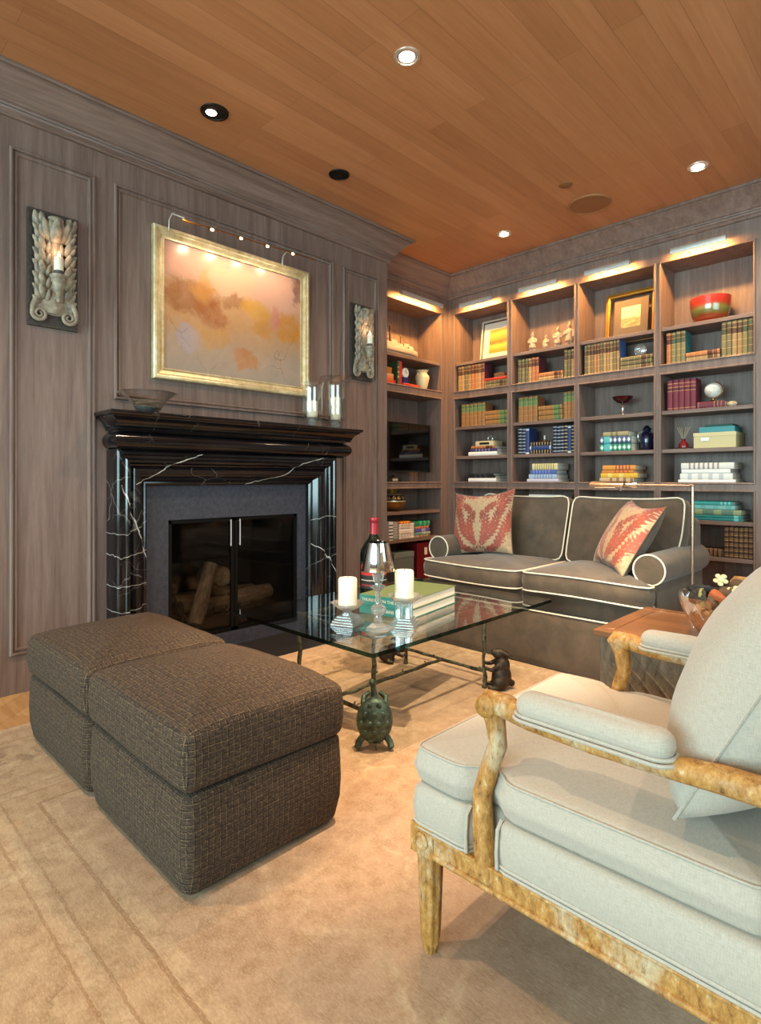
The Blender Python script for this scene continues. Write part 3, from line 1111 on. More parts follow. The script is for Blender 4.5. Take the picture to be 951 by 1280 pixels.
firelog('pale birch log leaning upright at the left of the fire', (-3.475, 1.83, 0.165), (-3.565, 2.00, 0.52), 0.050, 1)
firelog('log with its round cut end facing out, top of the fire', (-3.84, 2.11, 0.392), (-3.58, 2.09, 0.425), 0.072, 2)
firelog('log lying along the right of the grate', (-3.60, 2.17, 0.25), (-3.62, 2.50, 0.27), 0.060, 3)
firelog('log lying along the left of the grate front', (-3.60, 1.80, 0.245), (-3.61, 2.14, 0.235), 0.055, 4)
firelog('dark log at the back of the grate', (-3.76, 1.82, 0.25), (-3.76, 2.45, 0.25), 0.065, 5)

# ------------------------------------------------------------------ painting
pc = thing('painting', 'large abstract orange and pink painting in a gilt frame above the mantel', 'painting', (XL, 2.095, 1.703))
k = NT('gilt_frame', rough=0.36, metal=0.45)
k.p('col', k.ramp(k.noise(k.co('Object'), 16, 5, 0.7), [(0.3, '#b9a272'), (0.55, '#d8c69c'), (0.75, '#e8dfc6')]))
M_FRAMEGOLD = k.m
FR = [(0, 0), (0, 0.030), (-0.006, 0.038), (-0.018, 0.040), (-0.026, 0.034), (-0.034, 0.034), (-0.046, 0.026), (-0.056, 0.022), (-0.062, 0.026), (-0.070, 0.024), (-0.070, 0.0)]
hw, hh = 0.587, 0.922
m = MB()
m.sweep([(-d, h) for d, h in FR], [(0.004, -hw, 0), (0.004, -hw, hh), (0.004, hw, hh), (0.004, hw, 0)], closed=True, up=(1, 0, 0))
m.build('frame', M_FRAMEGOLD, pc, angle=30)
MB().box(0.004, 0.018, -hw + 0.068, hw - 0.068, 0.068, hh - 0.068).build('canvas', M_PAINTING, pc, smooth=False)
# rail of four small lamps reaching out over the painting
rl = thing('painting_rail_light', 'slim bronze rail with four tiny lamps above the painting', 'light', (XL, 2.11, 2.62))
m = MB()
m.tube([(0.19, -0.50, 0.004), (0.20, -0.47, -0.002), (0.20, -0.36, 0.008), (0.20, 0.0, 0.018), (0.20, 0.50, 0.036)], [0.008, 0.006, 0.004, 0.004, 0.004], 8)
m.build('rail', M_BRASSDK, rl)
for y, z in ((-0.552 + 0.02, 0.02), (0.30, 0.03)):
    MB().tube([(0.046, y + 0.02, -0.04 + z), (0.07, y + 0.01, 0.015 + z), (0.13, y, 0.03 + z), (0.20, y - 0.0 + (0.04 if y < 0 else 0), 0.004 + z * 0.5)], 0.0035, 8).build('bracket', M_SATIN, rl)
for i, y in enumerate((-0.315, -0.113, 0.086, 0.293)):
    z = 0.018 + 0.036 * y
    m = MB(); m.tube([(0.20, y - 0.018, z - 0.006), (0.20, y + 0.018, z - 0.005)], 0.009, 8)
    hd = m.build('lamp_head', M_BRASSDK, rl)
    MB().ball((0.206, y, z - 0.008), (0.009, 0.013, 0.008), 10, 6).build('bulb', M_FLAME, hd)
    la = light('rail_lamp', 'SPOT', (0, 0, 0), 11.0, (1.0, 0.76, 0.48), None, 0.012, spot=155, blend=1.0)
    la.parent = rl
    la.location = (0.205, y, z - 0.012)
    la.rotation_euler = (Vector((-0.16, 0, -0.42))).to_track_quat('-Z', 'Y').to_euler()

# ------------------------------------------------------------------ ottomans
def make_ottoman(label, x0, x1, y0, y1, seed):
    q = random.Random(seed)
    cx, cy = (x0 + x1) / 2, (y0 + y1) / 2
    t = thing('ottoman', label, 'ottoman', (cx, cy, 0.0125), 0, 'brown tweed ottomans')
    a, b = (x1 - x0) / 2, (y1 - y0) / 2

    def tuck(p):
        s = 1 - 0.05 * max(0, (0.12 - p.z) / 0.12) ** 2 + 0.012 * math.sin(math.pi * min(1, max(0, p.z / 0.28)))
        return Vector((p.x * s, p.y * s, p.z))
    m = MB()
    m.slab(rrect(-a + 0.008, a - 0.008, -b + 0.008, b - 0.008, 0.036, 6, 10), 0.010, 0.276, 0.016, 0, 0, k=4, rings=3, bulge=0.002, fn=tuck)
    m.build('upholstered_base', M_TWEED, t, angle=60)
    for fx in (-a + 0.07, a - 0.07):
        for fy in (-b + 0.07, b - 0.07):
            MB().lathe([(0, 0), (0.022, 0), (0.024, 0.011), (0, 0.012)], (fx, fy, 0), 14).build('foot', M_BLACK, t)
    m = MB()

    def soft(p):
        e = max(abs(p.x) / a, abs(p.y) / b)
        w = 0.004 * math.sin(p.x * 9 + seed) * math.sin(p.y * 8)
        cr = max(0.0, (abs(p.x) / a) * (abs(p.y) / b) - 0.55) * 0.03
        return Vector((p.x, p.y, p.z + w - (cr if p.z > 0.38 else 0)))
    m.slab(rrect(-a, a, -b, b, 0.036, 6, 10), 0.279, 0.452, 0.032, 0.038, 0.0, k=6, rings=7, bulge=0.004, fn=soft)
    m.build('cushion', M_TWEED, t, angle=60)
    return t


make_ottoman('brown tweed ottoman nearest the camera', -2.048, -1.362, 0.688, 1.238, 1)
make_ottoman('brown tweed ottoman beside the panelled wall, behind the nearer one', -2.750, -2.064, 0.688, 1.238, 4)

# ------------------------------------------------------------------ sofa
sf = thing('sofa', 'taupe velvet two-cushion loveseat with cream piping', 'sofa', (-1.805, 3.0, 0.0125))


def closed_tube(m, pts, r, n=6):
    m.tube(pts, r, n, closed=True)


m = MB()
m.slab(rrect(-0.745, 0.745, 0.03, 0.90, 0.03, 4, 8), 0.003, 0.322, 0.01, 0, 0, k=2, rings=2)
m.build('skirt', M_VELVET, sf, angle=50)
m = MB()
closed_tube(m, [(p[0], p[1], 0.322) for p in rrect(-0.746, 0.746, 0.028, 0.902, 0.03, 4, 8)], 0.0045)
m.build('skirt_piping', M_PIPING, sf)
m = MB()
m.slab(rrect(-0.735, 0.735, 0.06, 0.89, 0.02, 3, 6), 0.318, 0.432, 0.012, 0, 0, k=2, rings=2)
m.build('seat_deck', M_VELVET, sf, angle=50)
# T-shaped seat cushions
for sgn in (-1, 1):
    pts = [(0.006, 0.0), (0.752, 0.0), (0.752, 0.115), (0.610, 0.115), (0.610, 0.66), (0.006, 0.66)]
    o = dense(pts, 0.045)
    # soften corners
    for _ in range(2):
        n = len(o)
        o = [tuple(0.25 * Vector(o[i - 1]) + 0.5 * Vector(o[i]) + 0.25 * Vector(o[(i + 1) % n])) for i in range(n)]
    o = [(x * sgn, y) for x, y in o]
    if sgn < 0:
        o.reverse()

    def seatfn(p):
        return Vector((p.x, p.y, p.z + 0.006 * math.sin(p.x * 5)))
    m = MB()
    m.slab(o, 0.434, 0.542, 0.016, 0.045, 0, k=3, rings=7, bulge=0.008, fn=seatfn)
    sc = m.build('seat_cushion', M_VELVET, sf, angle=55)
    m = MB()
    for z in (0.541, 0.437):
        P = [Vector((p[0], p[1])) for p in o]
        closed_tube(m, [seatfn(Vector((p.x, p.y, z))) + Vector((0, -0.001, 0)) for p in P], 0.0045)
    m.build('piping', M_PIPING, sc)
# back
m = MB()
prof = [(0.70, 0.32), (0.73, 0.74), (0.76, 0.83), (0.81, 0.865), (0.87, 0.85), (0.905, 0.80), (0.91, 0.30)]
m.prism([(y, z) for y, z in prof], -0.735, 0.735, 'x')
m.build('back_frame', M_VELVET, sf, bevel=0.03, seg=3, angle=50)
# rolled arms
for sgn in (-1, 1):
    cx, cz, r = 0.698, 0.612, 0.083
    y0, y1 = 0.128, 0.905
    arc = [(cx + r * math.cos(RAD(a)), cz + r * math.sin(RAD(a))) for a in range(-62, 243, 15)]
    poly = [(x * sgn, z) for x, z in ([(cx + 0.042, 0.33)] + arc + [(cx - 0.062, 0.33)])]
    m = MB()
    m.prism(poly, y0, y1, 'y')
    ar = m.build('arm', M_VELVET, sf, angle=40, bevel=0.006)
    m = MB()
    ring = [((cx + r * 0.97 * math.cos(RAD(a))) * sgn, y0 - 0.001, cz + r * 0.97 * math.sin(RAD(a))) for a in range(0, 360, 15)]
    closed_tube(m, ring, 0.0045)
    m.build('arm_piping', M_PIPING, ar)
# loose back cushions
for sgn in (-1, 1):
    w = 0.325
    o = dense([(-w, 0.0), (w, 0.0), (w + (0.045 if sgn > 0 else 0.0), 0.20), (w + (0.045 if sgn > 0 else 0.0), 0.435), (-w - (0.045 if sgn < 0 else 0), 0.435), (-w - (0.045 if sgn < 0 else 0), 0.20)], 0.04)
    for _ in range(2):
        n = len(o)
        o = [tuple(0.25 * Vector(o[i - 1]) + 0.5 * Vector(o[i]) + 0.25 * Vector(o[(i + 1) % n])) for i in range(n)]

    def bfn(p, w=w):
        u = p.x / w
        dz = 0.016 * (abs(u) ** 3) * (1 if p.y > 0.3 else 0)
        return Vector((p.x, p.y + dz, p.z))
    T = Matrix.Translation((sgn * 0.338, 0.555, 0.548)) @ Matrix.Rotation(RAD(90 - 17), 4, 'X')
    m = MB(); m.M = T
    m.slab(o, -0.150, 0.0, 0.018, 0.035, 0.02, k=3, rings=7, bulge=0.012, fn=bfn)
    bcu = m.build('back_cushion', M_VELVET, sf, angle=55)
    m = MB(); m.M = T
    for z in (-0.002, -0.148):
        closed_tube(m, [bfn(Vector((p[0], p[1], z))) for p in o], 0.0048)
    m.build('piping', M_PIPING, bcu)


# ------------------------------------------------------------------ scatter cushions
def make_pillow(label, loc, rot, w, h, seed):
    q = random.Random(seed)
    t = thing('scatter_cushion', label, 'cushion', loc, 0, 'red damask scatter cushions')
    t.rotation_euler = rot
    N = 22

    def edge(u, v):
        # corners reach out, sides pull in
        k = 0.085
        x = u * (1 - k * (1 - v * v) * abs(u))
        y = v * (1 - k * (1 - u * u) * abs(v)) - (0.10 * (1 - u * u) * (v if v > 0 else 0))
        return x * w / 2, y * h / 2

    def thick(u, v):
        e = (1 - u * u) * (1 - v * v)
        return 0.088 * max(0, e) ** 0.42 + 0.004 * math.sin(7 * u + seed) * e

    for nm, sg, mat in (('front', 1, M_DAMASK), ('backing', -1, M_VELVET)):
        m = MB()
        g = []
        for j in range(N + 1):
            row = []
            for i in range(N + 1):
                u, v = -1 + 2 * i / N, -1 + 2 * j / N
                x, y = edge(u, v)
                row.append(m._v((x, y, sg * (thick(u, v) + 0.0012))))
            g.append(row)
        for j in range(N):
            for i in range(N):
                f = [g[j][i], g[j][i + 1], g[j + 1][i + 1], g[j + 1][i]]
                m._f(f if sg > 0 else list(reversed(f)))
        m.build(nm, mat, t, angle=80, recalc=False)
    m = MB()
    pts = [edge(-1 + 2 * i / N, -1) for i in range(N)] + [edge(1, -1 + 2 * i / N) for i in range(N)] + \
          [edge(1 - 2 * i / N, 1) for i in range(N)] + [edge(-1, 1 - 2 * i / N) for i in range(N)]
    m.tube([(x, y, 0) for x, y in pts], 0.0035, 6, closed=True)
    m.build('seam', M_VELVET, t)
    return t


make_pillow('red damask cushion in the sofa left corner, facing straight out', (-2.315, 3.385, 0.800), (RAD(72), RAD(-5), RAD(10)), 0.46, 0.46, 1)
ya = RAD(44.41)
Fv, Rv, Uv = Vector((-math.sin(ya), math.cos(ya), 0)), Vector((math.cos(ya), math.sin(ya), 0)), Vector((0, 0, 1))
ax = (-Rv * 0.02 - Uv * 0.05 - Fv).normalized()
ay = Rv * 0.50 + Uv * 0.85 + Fv * 0.10
ay = (ay - ax * ay.dot(ax)).normalized()
az = ax.cross(ay)
make_pillow('red damask cushion leaning on the sofa right arm under the reading lamp', (-1.300, 3.340, 0.775),
            Matrix((ax, ay, az)).transposed().to_euler(), 0.45, 0.44, 2)


# ------------------------------------------------------------------ coffee table
TZ = 0.46
ct = thing('coffee_table', 'square glass coffee table on bronze twig legs with animal figures', 'coffee table', (-1.985, 2.165, 0.0125))
ox, oy = -1.985, 2.165


def lp(x, y, z):
    return (x - ox, y - oy, z - 0.0125)


m = MB()
x0, x1, y0, y1 = -2.475 - ox, -1.500 - ox, 1.490 - oy, 2.840 - oy
o = rrect(x0, x1, y0, y1, 0.012, 3, 2)
zt, zb = TZ - 0.0125, TZ - 0.0125 - 0.017
m.prism(o, zb, zt, 'z')
gt = m.build('glass_top', [M_SHEET, M_EDGE], ct, smooth=False)
for p in gt.data.polygons:
    p.material_index = 0 if abs(p.normal.z) > 0.5 else 1
LEGS = [(-1.725, 1.725), (-1.720, 2.530), (-2.275, 2.535), (-2.280, 1.755)]
q = random.Random(5)


def twig(m, a, b, r, wob=0.006, k=8):
    a, b = Vector(a), Vector(b)
    pts, rs = [], []
    for i in range(k + 1):
        t = i / k
        p = a + (b - a) * t
        if 0 < i < k:
            p += Vector((q.uniform(-wob, wob), q.uniform(-wob, wob), q.uniform(-wob, wob)))
        pts.append(p)
        rs.append(r * q.uniform(0.85, 1.2))
    m.tube(pts, rs, 8)
    for i in (2, 5):
        d = Vector((q.uniform(-1, 1), q.uniform(-1, 1), q.uniform(0.2, 1))).normalized()
        m.tube([pts[i], pts[i] + d * 0.02, pts[i] + d * 0.03], [r * 0.6, r * 0.5, r * 0.3], 6)


for (x, y) in LEGS:
    m = MB()
    twig(m, lp(x, y, 0.0135), lp(x, y, TZ - 0.036), 0.0095)
    m.lathe([(0.014, 0), (0.013, 0.012), (0.009, 0.014)], lp(x, y, 0.013), 10)
    m.build('leg', M_TWIG, ct)
m = MB()
for i in range(4):
    a, b = LEGS[i], LEGS[(i + 1) % 4]
    twig(m, lp(*a, TZ - 0.03), lp(*b, TZ - 0.03), 0.0095, 0.004)
for (x, y) in LEGS:
    m.lathe([(0.016, 0), (0.016, 0.012)], lp(x, y, TZ - 0.030), 10)
m.build('top_frame', M_TWIG, ct)
m = MB()
mid = ((LEGS[1][0] + LEGS[2][0]) / 2, (LEGS[1][1] + LEGS[2][1]) / 2)
mid2 = ((LEGS[0][0] + LEGS[3][0]) / 2, (LEGS[0][1] + LEGS[3][1]) / 2)
twig(m, lp(*LEGS[1], 0.10), lp(*LEGS[2], 0.10), 0.009, 0.004)
twig(m, lp(*LEGS[0], 0.10), lp(*LEGS[3], 0.10), 0.009, 0.004)
twig(m, lp(*mid, 0.10), lp(*mid2, 0.10), 0.009, 0.005, 12)
m.build('stretcher', M_TWIG, ct)


def skin_blobs(name, parts, mat, parent, T, voxel=0.006, smooth=6):
    """Join ellipsoids and tubes into one continuous cast figure."""
    m = MB(); m.M = T
    for p in parts:
        if p[0] == 'b':
            m.ball(p[1], p[2], 16, 10)
        else:
            m.tube(p[1], p[2], 10)
    o = m.build(name, mat, parent, angle=180)
    r = o.modifiers.new('merge', 'REMESH')
    r.mode = 'VOXEL'
    r.voxel_size = voxel
    r.use_smooth_shade = True
    s = o.modifiers.new('soften', 'SMOOTH')
    s.factor = 0.5
    s.iterations = smooth
    return o


# tortoise standing up against the near leg: back (shell) turned to the camera
ang = math.atan2(0.70, -0.70)
T = Matrix.Translation(lp(-1.645, 1.645, 0.014)) @ Matrix.Rotation(RAD(135), 4, 'Z')      # local +x points away from the camera towards the leg
tor = skin_blobs('tortoise_figure', [
    ('b', (0.012, 0, 0.118), (0.036, 0.058, 0.078)),
    ('t', [(0.03, 0, 0.19), (0.035, 0.004, 0.225), (0.03, 0.006, 0.250)], [0.016, 0.013, 0.012]),
    ('b', (0.020, 0.010, 0.262), (0.020, 0.014, 0.013)),
    ('t', [(0.0, 0.04, 0.06), (-0.005, 0.062, 0.03), (-0.02, 0.070, 0.010)], [0.016, 0.014, 0.014]),
    ('t', [(0.0, -0.04, 0.06), (-0.005, -0.062, 0.03), (-0.02, -0.068, 0.010)], [0.016, 0.014, 0.014]),
    ('t', [(0.03, 0.045, 0.165), (0.05, 0.045, 0.19), (0.075, 0.02, 0.20)], [0.014, 0.012, 0.010]),
    ('t', [(0.03, -0.045, 0.165), (0.05, -0.045, 0.19), (0.075, -0.02, 0.20)], [0.014, 0.012, 0.010]),
    ('t', [(-0.01, 0.0, 0.05), (-0.03, -0.004, 0.025), (-0.04, -0.008, 0.004)], [0.008, 0.006, 0.003])], M_VERDI, ct, T, 0.005, 4)
m = MB(); m.M = T
def shellfn(p):
    return Vector((p.x if p.x < 0 else p.x * 0.2, p.y, p.z))
m.ball((0.004, 0, 0.115), (0.052, 0.074, 0.093), 26, 18, shellfn)
for j, zz in enumerate((0.045, 0.08, 0.115, 0.15, 0.182)):
    n = (2, 3, 4, 3, 2)[j]
    for i in range(n):
        yy = (i - (n - 1) / 2) * 0.034
        k2 = 1 - ((zz - 0.115) / 0.093) ** 2 - (yy / 0.074) ** 2
        if k2 > 0.05:
            m.ball((0.004 - 0.052 * math.sqrt(k2) + 0.001, yy, zz), (0.0065, 0.0125, 0.0135), 6, 5)
m.build('shell', M_VERDI, tor, angle=60)


def rabbit(T, name='rabbit_figure'):
    return skin_blobs(name, [
        ('b', (0, 0, 0.062), (0.052, 0.050, 0.064)),
        ('b', (0.004, 0, 0.118), (0.040, 0.038, 0.050)),
        ('b', (-0.012, 0, 0.178), (0.036, 0.027, 0.030)),
        ('b', (-0.036, 0, 0.186), (0.020, 0.016, 0.018)),
        ('t', [(0.0, 0.014, 0.190), (0.030, 0.022, 0.175), (0.062, 0.026, 0.150)], [0.010, 0.012, 0.006]),
        ('t', [(0.0, -0.014, 0.190), (0.030, -0.022, 0.178), (0.058, -0.028, 0.158)], [0.010, 0.012, 0.006]),
        ('t', [(-0.02, 0.03, 0.135), (-0.055, 0.030, 0.118), (-0.082, 0.012, 0.125)], [0.014, 0.011, 0.010]),
        ('t', [(-0.02, -0.03, 0.120), (-0.055, -0.030, 0.100), (-0.082, -0.012, 0.105)], [0.014, 0.011, 0.010]),
        ('b', (-0.010, 0.036, 0.035), (0.040, 0.022, 0.036)),
        ('b', (-0.010, -0.036, 0.035), (0.040, 0.022, 0.036)),
        ('t', [(0.0, 0.040, 0.012), (-0.05, 0.042, 0.010), (-0.075, 0.040, 0.010)], [0.014, 0.012, 0.009]),
        ('t', [(0.0, -0.040, 0.012), (-0.05, -0.042, 0.010), (-0.075, -0.040, 0.010)], [0.014, 0.012, 0.009]),
        ('b', (0.052, 0, 0.028), (0.018, 0.018, 0.018))], M_BRONZE, ct, T, 0.005, 3)


# rabbit hugging the leg by the sofa; its face is towards the leg (local -x)
rabbit(Matrix.Translation(lp(-1.652, 2.585, 0.014)) @ Matrix.Rotation(RAD(40), 4, 'Z'))
# hare crouching with its paws on the leg at the far side
T = Matrix.Translation(lp(-2.335, 2.50, 0.014)) @ Matrix.Rotation(RAD(38), 4, 'Z')
skin_blobs('hare_figure', [
    ('b', (-0.045, 0, 0.050), (0.052, 0.036, 0.050)),
    ('b', (0.000, 0, 0.082), (0.040, 0.030, 0.034)),
    ('b', (0.042, 0, 0.112), (0.026, 0.019, 0.020)),
    ('b', (0.060, 0, 0.106), (0.014, 0.012, 0.012)),
    ('t', [(0.036, 0.010, 0.122), (0.006, 0.014, 0.142), (-0.022, 0.016, 0.138)], [0.008, 0.009, 0.005]),
    ('t', [(0.036, -0.010, 0.122), (0.006, -0.014, 0.142), (-0.022, -0.016, 0.138)], [0.008, 0.009, 0.005]),
    ('t', [(0.015, 0.018, 0.07), (0.05, 0.016, 0.065), (0.075, 0.006, 0.085)], [0.013, 0.010, 0.009]),
    ('t', [(0.015, -0.018, 0.06), (0.05, -0.016, 0.045), (0.075, -0.006, 0.06)], [0.013, 0.010, 0.009]),
    ('t', [(-0.04, 0.03, 0.014), (0.0, 0.034, 0.010)], [0.014, 0.010]),
    ('t', [(-0.04, -0.03, 0.014), (0.0, -0.034, 0.010)], [0.014, 0.010])], M_BRONZE, ct, T, 0.005, 3)
# small fourth figure at the leg nearest the ottoman
T = Matrix.Translation(lp(-2.235, 1.690, 0.014)) @ Matrix.Rotation(RAD(215), 4, 'Z')
skin_blobs('frog_figure', [
    ('b', (0, 0, 0.085), (0.040, 0.036, 0.085)), ('b', (0.01, 0, 0.185), (0.030, 0.026, 0.026)), ('b', (0.03, 0, 0.18), (0.018, 0.016, 0.014)),
    ('t', [(0.02, 0.03, 0.13), (-0.01, 0.04, 0.11)], [0.012, 0.010]), ('t', [(0.02, -0.03, 0.13), (-0.01, -0.04, 0.11)], [0.012, 0.010])], M_BRONZE, ct, T, 0.006, 3)

# ------------------------------------------------------------------ armchair
def make_chair(label, loc):
    t = thing('armchair', label, 'armchair', loc, 0, 'gilt wood armchairs')
    # local: front faces -x, near side is -y, width 0..0.76
    Wd = 0.745
    # legs
    for (x, y) in ((0.034, 0.034), (0.034, Wd - 0.034), (0.715, 0.045), (0.715, Wd - 0.045)):
        m = MB()
        m.lathe([(0.013, 0.0), (0.015, 0.008), (0.021, 0.032), (0.0225, 0.06), (0.0285, 0.225), (0.0305, 0.235)], (x, y, 0), 40, flute=0.075, nfl=8)
        m.build('leg', M_GILT, t, angle=60)
    for (x, y) in ((0.034, 0.034), (0.034, Wd - 0.034)):
        m = MB()
        m.box(x - 0.033, x + 0.033, y - 0.033, y + 0.033, 0.233, 0.300)
        m.lathe([(0.020, 0), (0.020, 0.004), (0.012, 0.006), (0.010, 0.003), (0, 0.005)], (0, 0, 0), 16)
        for v in m.bm.verts[8:]:
            c = v.co.copy()
            v.co = Vector((x + c.x, y - 0.033 - c.z, 0.267 + c.y)) if y < 0.3 else Vector((x + c.x, y + 0.033 + c.z, 0.267 + c.y))
        m.build('corner_block', M_GILT, t, bevel=0.003)
    # seat rails
    m = MB()
    for y0, y1 in ((0.003, 0.048), (Wd - 0.048, Wd - 0.003)):
        m.box(0.067, 0.75, y0, y1, 0.238, 0.292)
        yy = y0 if y0 < 0.3 else y1
        for (zz, rr) in ((0.245, 0.007), (0.288, 0.004)):
            m.tube([(0.067, yy, zz), (0.75, yy, zz)], rr, 8)
    for x0, x1 in ((0.003, 0.048), (0.705, 0.75)):
        m.box(x0, x1, 0.067, Wd - 0.067, 0.238, 0.292)
    m.tube([(0.003, 0.067, 0.246), (0.003, Wd - 0.067, 0.246)], 0.006, 8)
    m.build('seat_rail', M_GILT, t, bevel=0.004)
    # stuffed base, its cover cut away round the arm posts
    pts = [(0.002, 0.004), (0.162, 0.004), (0.166, 0.050), (0.226, 0.050), (0.230, 0.004), (0.735, 0.004), (0.735, Wd - 0.004), (0.230, Wd - 0.004), (0.226, Wd - 0.050), (0.166, Wd - 0.050),
           (0.162, Wd - 0.004), (0.002, Wd - 0.004)]
    o = dense(pts, 0.02)
    n = len(o)
    o = [tuple(0.25 * Vector(o[i - 1]) + 0.5 * Vector(o[i]) + 0.25 * Vector(o[(i + 1) % n])) for i in range(n)]
    m = MB()
    m.slab(o, 0.288, 0.388, 0.018, 0.01, 0, k=4, rings=3, bulge=0.004)
    sb = m.build('stuffed_base', M_LINEN, t, angle=60)
    m = MB()
    for dz in (0.0, 0.009):
        m.tube([(p[0], p[1], 0.294 + dz) for p in o], 0.0042, 6, closed=True)
    for sgn in (-1, 1):
        Yf = (lambda y: y) if sgn < 0 else (lambda y: Wd - y)
        for x in (0.158, 0.234):
            m.tube([(x, Yf(0.002), 0.296), (x, Yf(0.000), 0.33), (x, Yf(0.004), 0.375), (x, Yf(0.02), 0.388)], 0.0042, 6)
    m.build('welt', M_LINEN, sb)
    # seat cushion, T-shaped round the arm posts
    pts = [(-0.004, 0.012), (0.148, 0.004), (0.172, 0.058), (0.212, 0.060), (0.232, 0.012), (0.70, 0.020), (0.70, Wd - 0.020), (0.232, Wd - 0.012), (0.212, Wd - 0.060), (0.172, Wd - 0.058),
           (0.148, Wd - 0.004), (-0.004, Wd - 0.012)]
    o = dense(pts, 0.022)
    for _ in range(2):
        n = len(o)
        o = [tuple(0.25 * Vector(o[i - 1]) + 0.5 * Vector(o[i]) + 0.25 * Vector(o[(i + 1) % n])) for i in range(n)]
    m = MB()
    m.slab(o, 0.386, 0.472, 0.024, 0.038, 0, k=5, rings=8, bulge=0.007)
    cu = m.build('seat_cushion', M_LINEN, t, angle=60)
    m = MB()
    n = len(o)
    P = [Vector(p) for p in o]
    path = []
    for i in range(n):
        tv = P[(i + 1) % n] - P[i - 1]
        nn = Vector((tv.y, -tv.x)).normalized()
        c = P[i] - nn * 0.006
        path.append((c.x, c.y, 0.4665))
    m.tube(path, 0.0026, 6, closed=True)
    m.build('welt', M_LINEN, cu)
    # arms
    for sgn in (-1, 1):
        Y = lambda y: (y if sgn < 0 else Wd - y)
        yc = 0.040
        m = MB()
        post = [(0.196, Y(0.018), 0.262), (0.196, Y(0.018), 0.30), (0.188, Y(0.020), 0.36), (0.182, Y(0.026), 0.42), (0.196, Y(0.034), 0.48), (0.212, Y(yc), 0.53), (0.206, Y(yc), 0.575), (0.196, Y(yc), 0.612)]
        m.tube(post, [0.026, 0.025, 0.023, 0.021, 0.020, 0.020, 0.022, 0.027], 10)
        m.build('arm_post', M_GILT, t, angle=60)
        m = MB()
        m.tube([(0.180, Y(yc), 0.600), (0.190, Y(yc), 0.613), (0.235, Y(yc), 0.615), (0.29, Y(yc), 0.602), (0.42, Y(yc), 0.598), (0.56, Y(yc), 0.602), (0.63, Y(yc), 0.608), (0.78, Y(yc - 0.002), 0.610)],
               [0.022, 0.028, 0.026, 0.021, 0.020, 0.021, 0.024, 0.024], 12, flat=0.95)
        m.lathe([(0, 0.0), (0.012, 0.001), (0.022, 0.004), (0.024, 0.012)], (0, 0, 0), 14)
        for v in m.bm.verts[-43:]:
            c = v.co.copy()
            v.co = Vector((0.196 + c.x, Y(yc - 0.034) + (c.z if sgn < 0 else -c.z), 0.612 + c.y))
        m.build('arm_rail', M_GILT, t, angle=60)
        m = MB()
        m.slab(rrect(0.262, 0.560, -0.034, 0.034, 0.032, 6, 8), 0.0, 0.052, 0.026, 0.004, 0, k=6, rings=3)
        for v in m.bm.verts:
            v.co.y += Y(yc)
            v.co.z += 0.608
        pd = m.build('arm_pad', M_LINEN, t, angle=70)
        m = MB()
        for (g, dz) in ((0.0, 0.0), (0.003, 0.008)):
            m.tube([(p[0], p[1] + Y(yc), 0.611 + dz) for p in rrect(0.258 + g, 0.564 - g, -0.036 + g, 0.036 - g, 0.032, 6, 8)], 0.0038, 6, closed=True)
        m.build('welt', M_LINEN, pd)
    # back frame and upholstered back
    m = MB()
    for y in (0.035, Wd - 0.035):
        m.tube([(0.735, y, 0.24), (0.755, y, 0.45), (0.795, y, 0.75), (0.845, y, 1.02)], [0.026, 0.024, 0.022, 0.022], 8)
    m.tube([(0.845, 0.035, 1.02), (0.85, 0.18, 1.055), (0.852, Wd / 2, 1.07), (0.85, Wd - 0.18, 1.055), (0.845, Wd - 0.035, 1.02)], 0.023, 8)
    m.tube([(0.77, 0.035, 0.52), (0.77, Wd - 0.035, 0.52)], 0.02, 8)
    m.build('back_frame', M_GILT, t, angle=60)
    T = Matrix.Translation((0.76, Wd / 2, 0.53)) @ Matrix.Rotation(RAD(-90), 4, 'Z') @ Matrix.Rotation(RAD(90 - 9), 4, 'X')
    m = MB(); m.M = T
    m.slab(rrect(-0.31, 0.31, 0.0, 0.51, 0.05, 5, 6), -0.03, 0.03, 0.02, 0.02, 0.01, k=3, rings=5)
    m.build('upholstered_back', M_LINEN, t, angle=60)
    return t


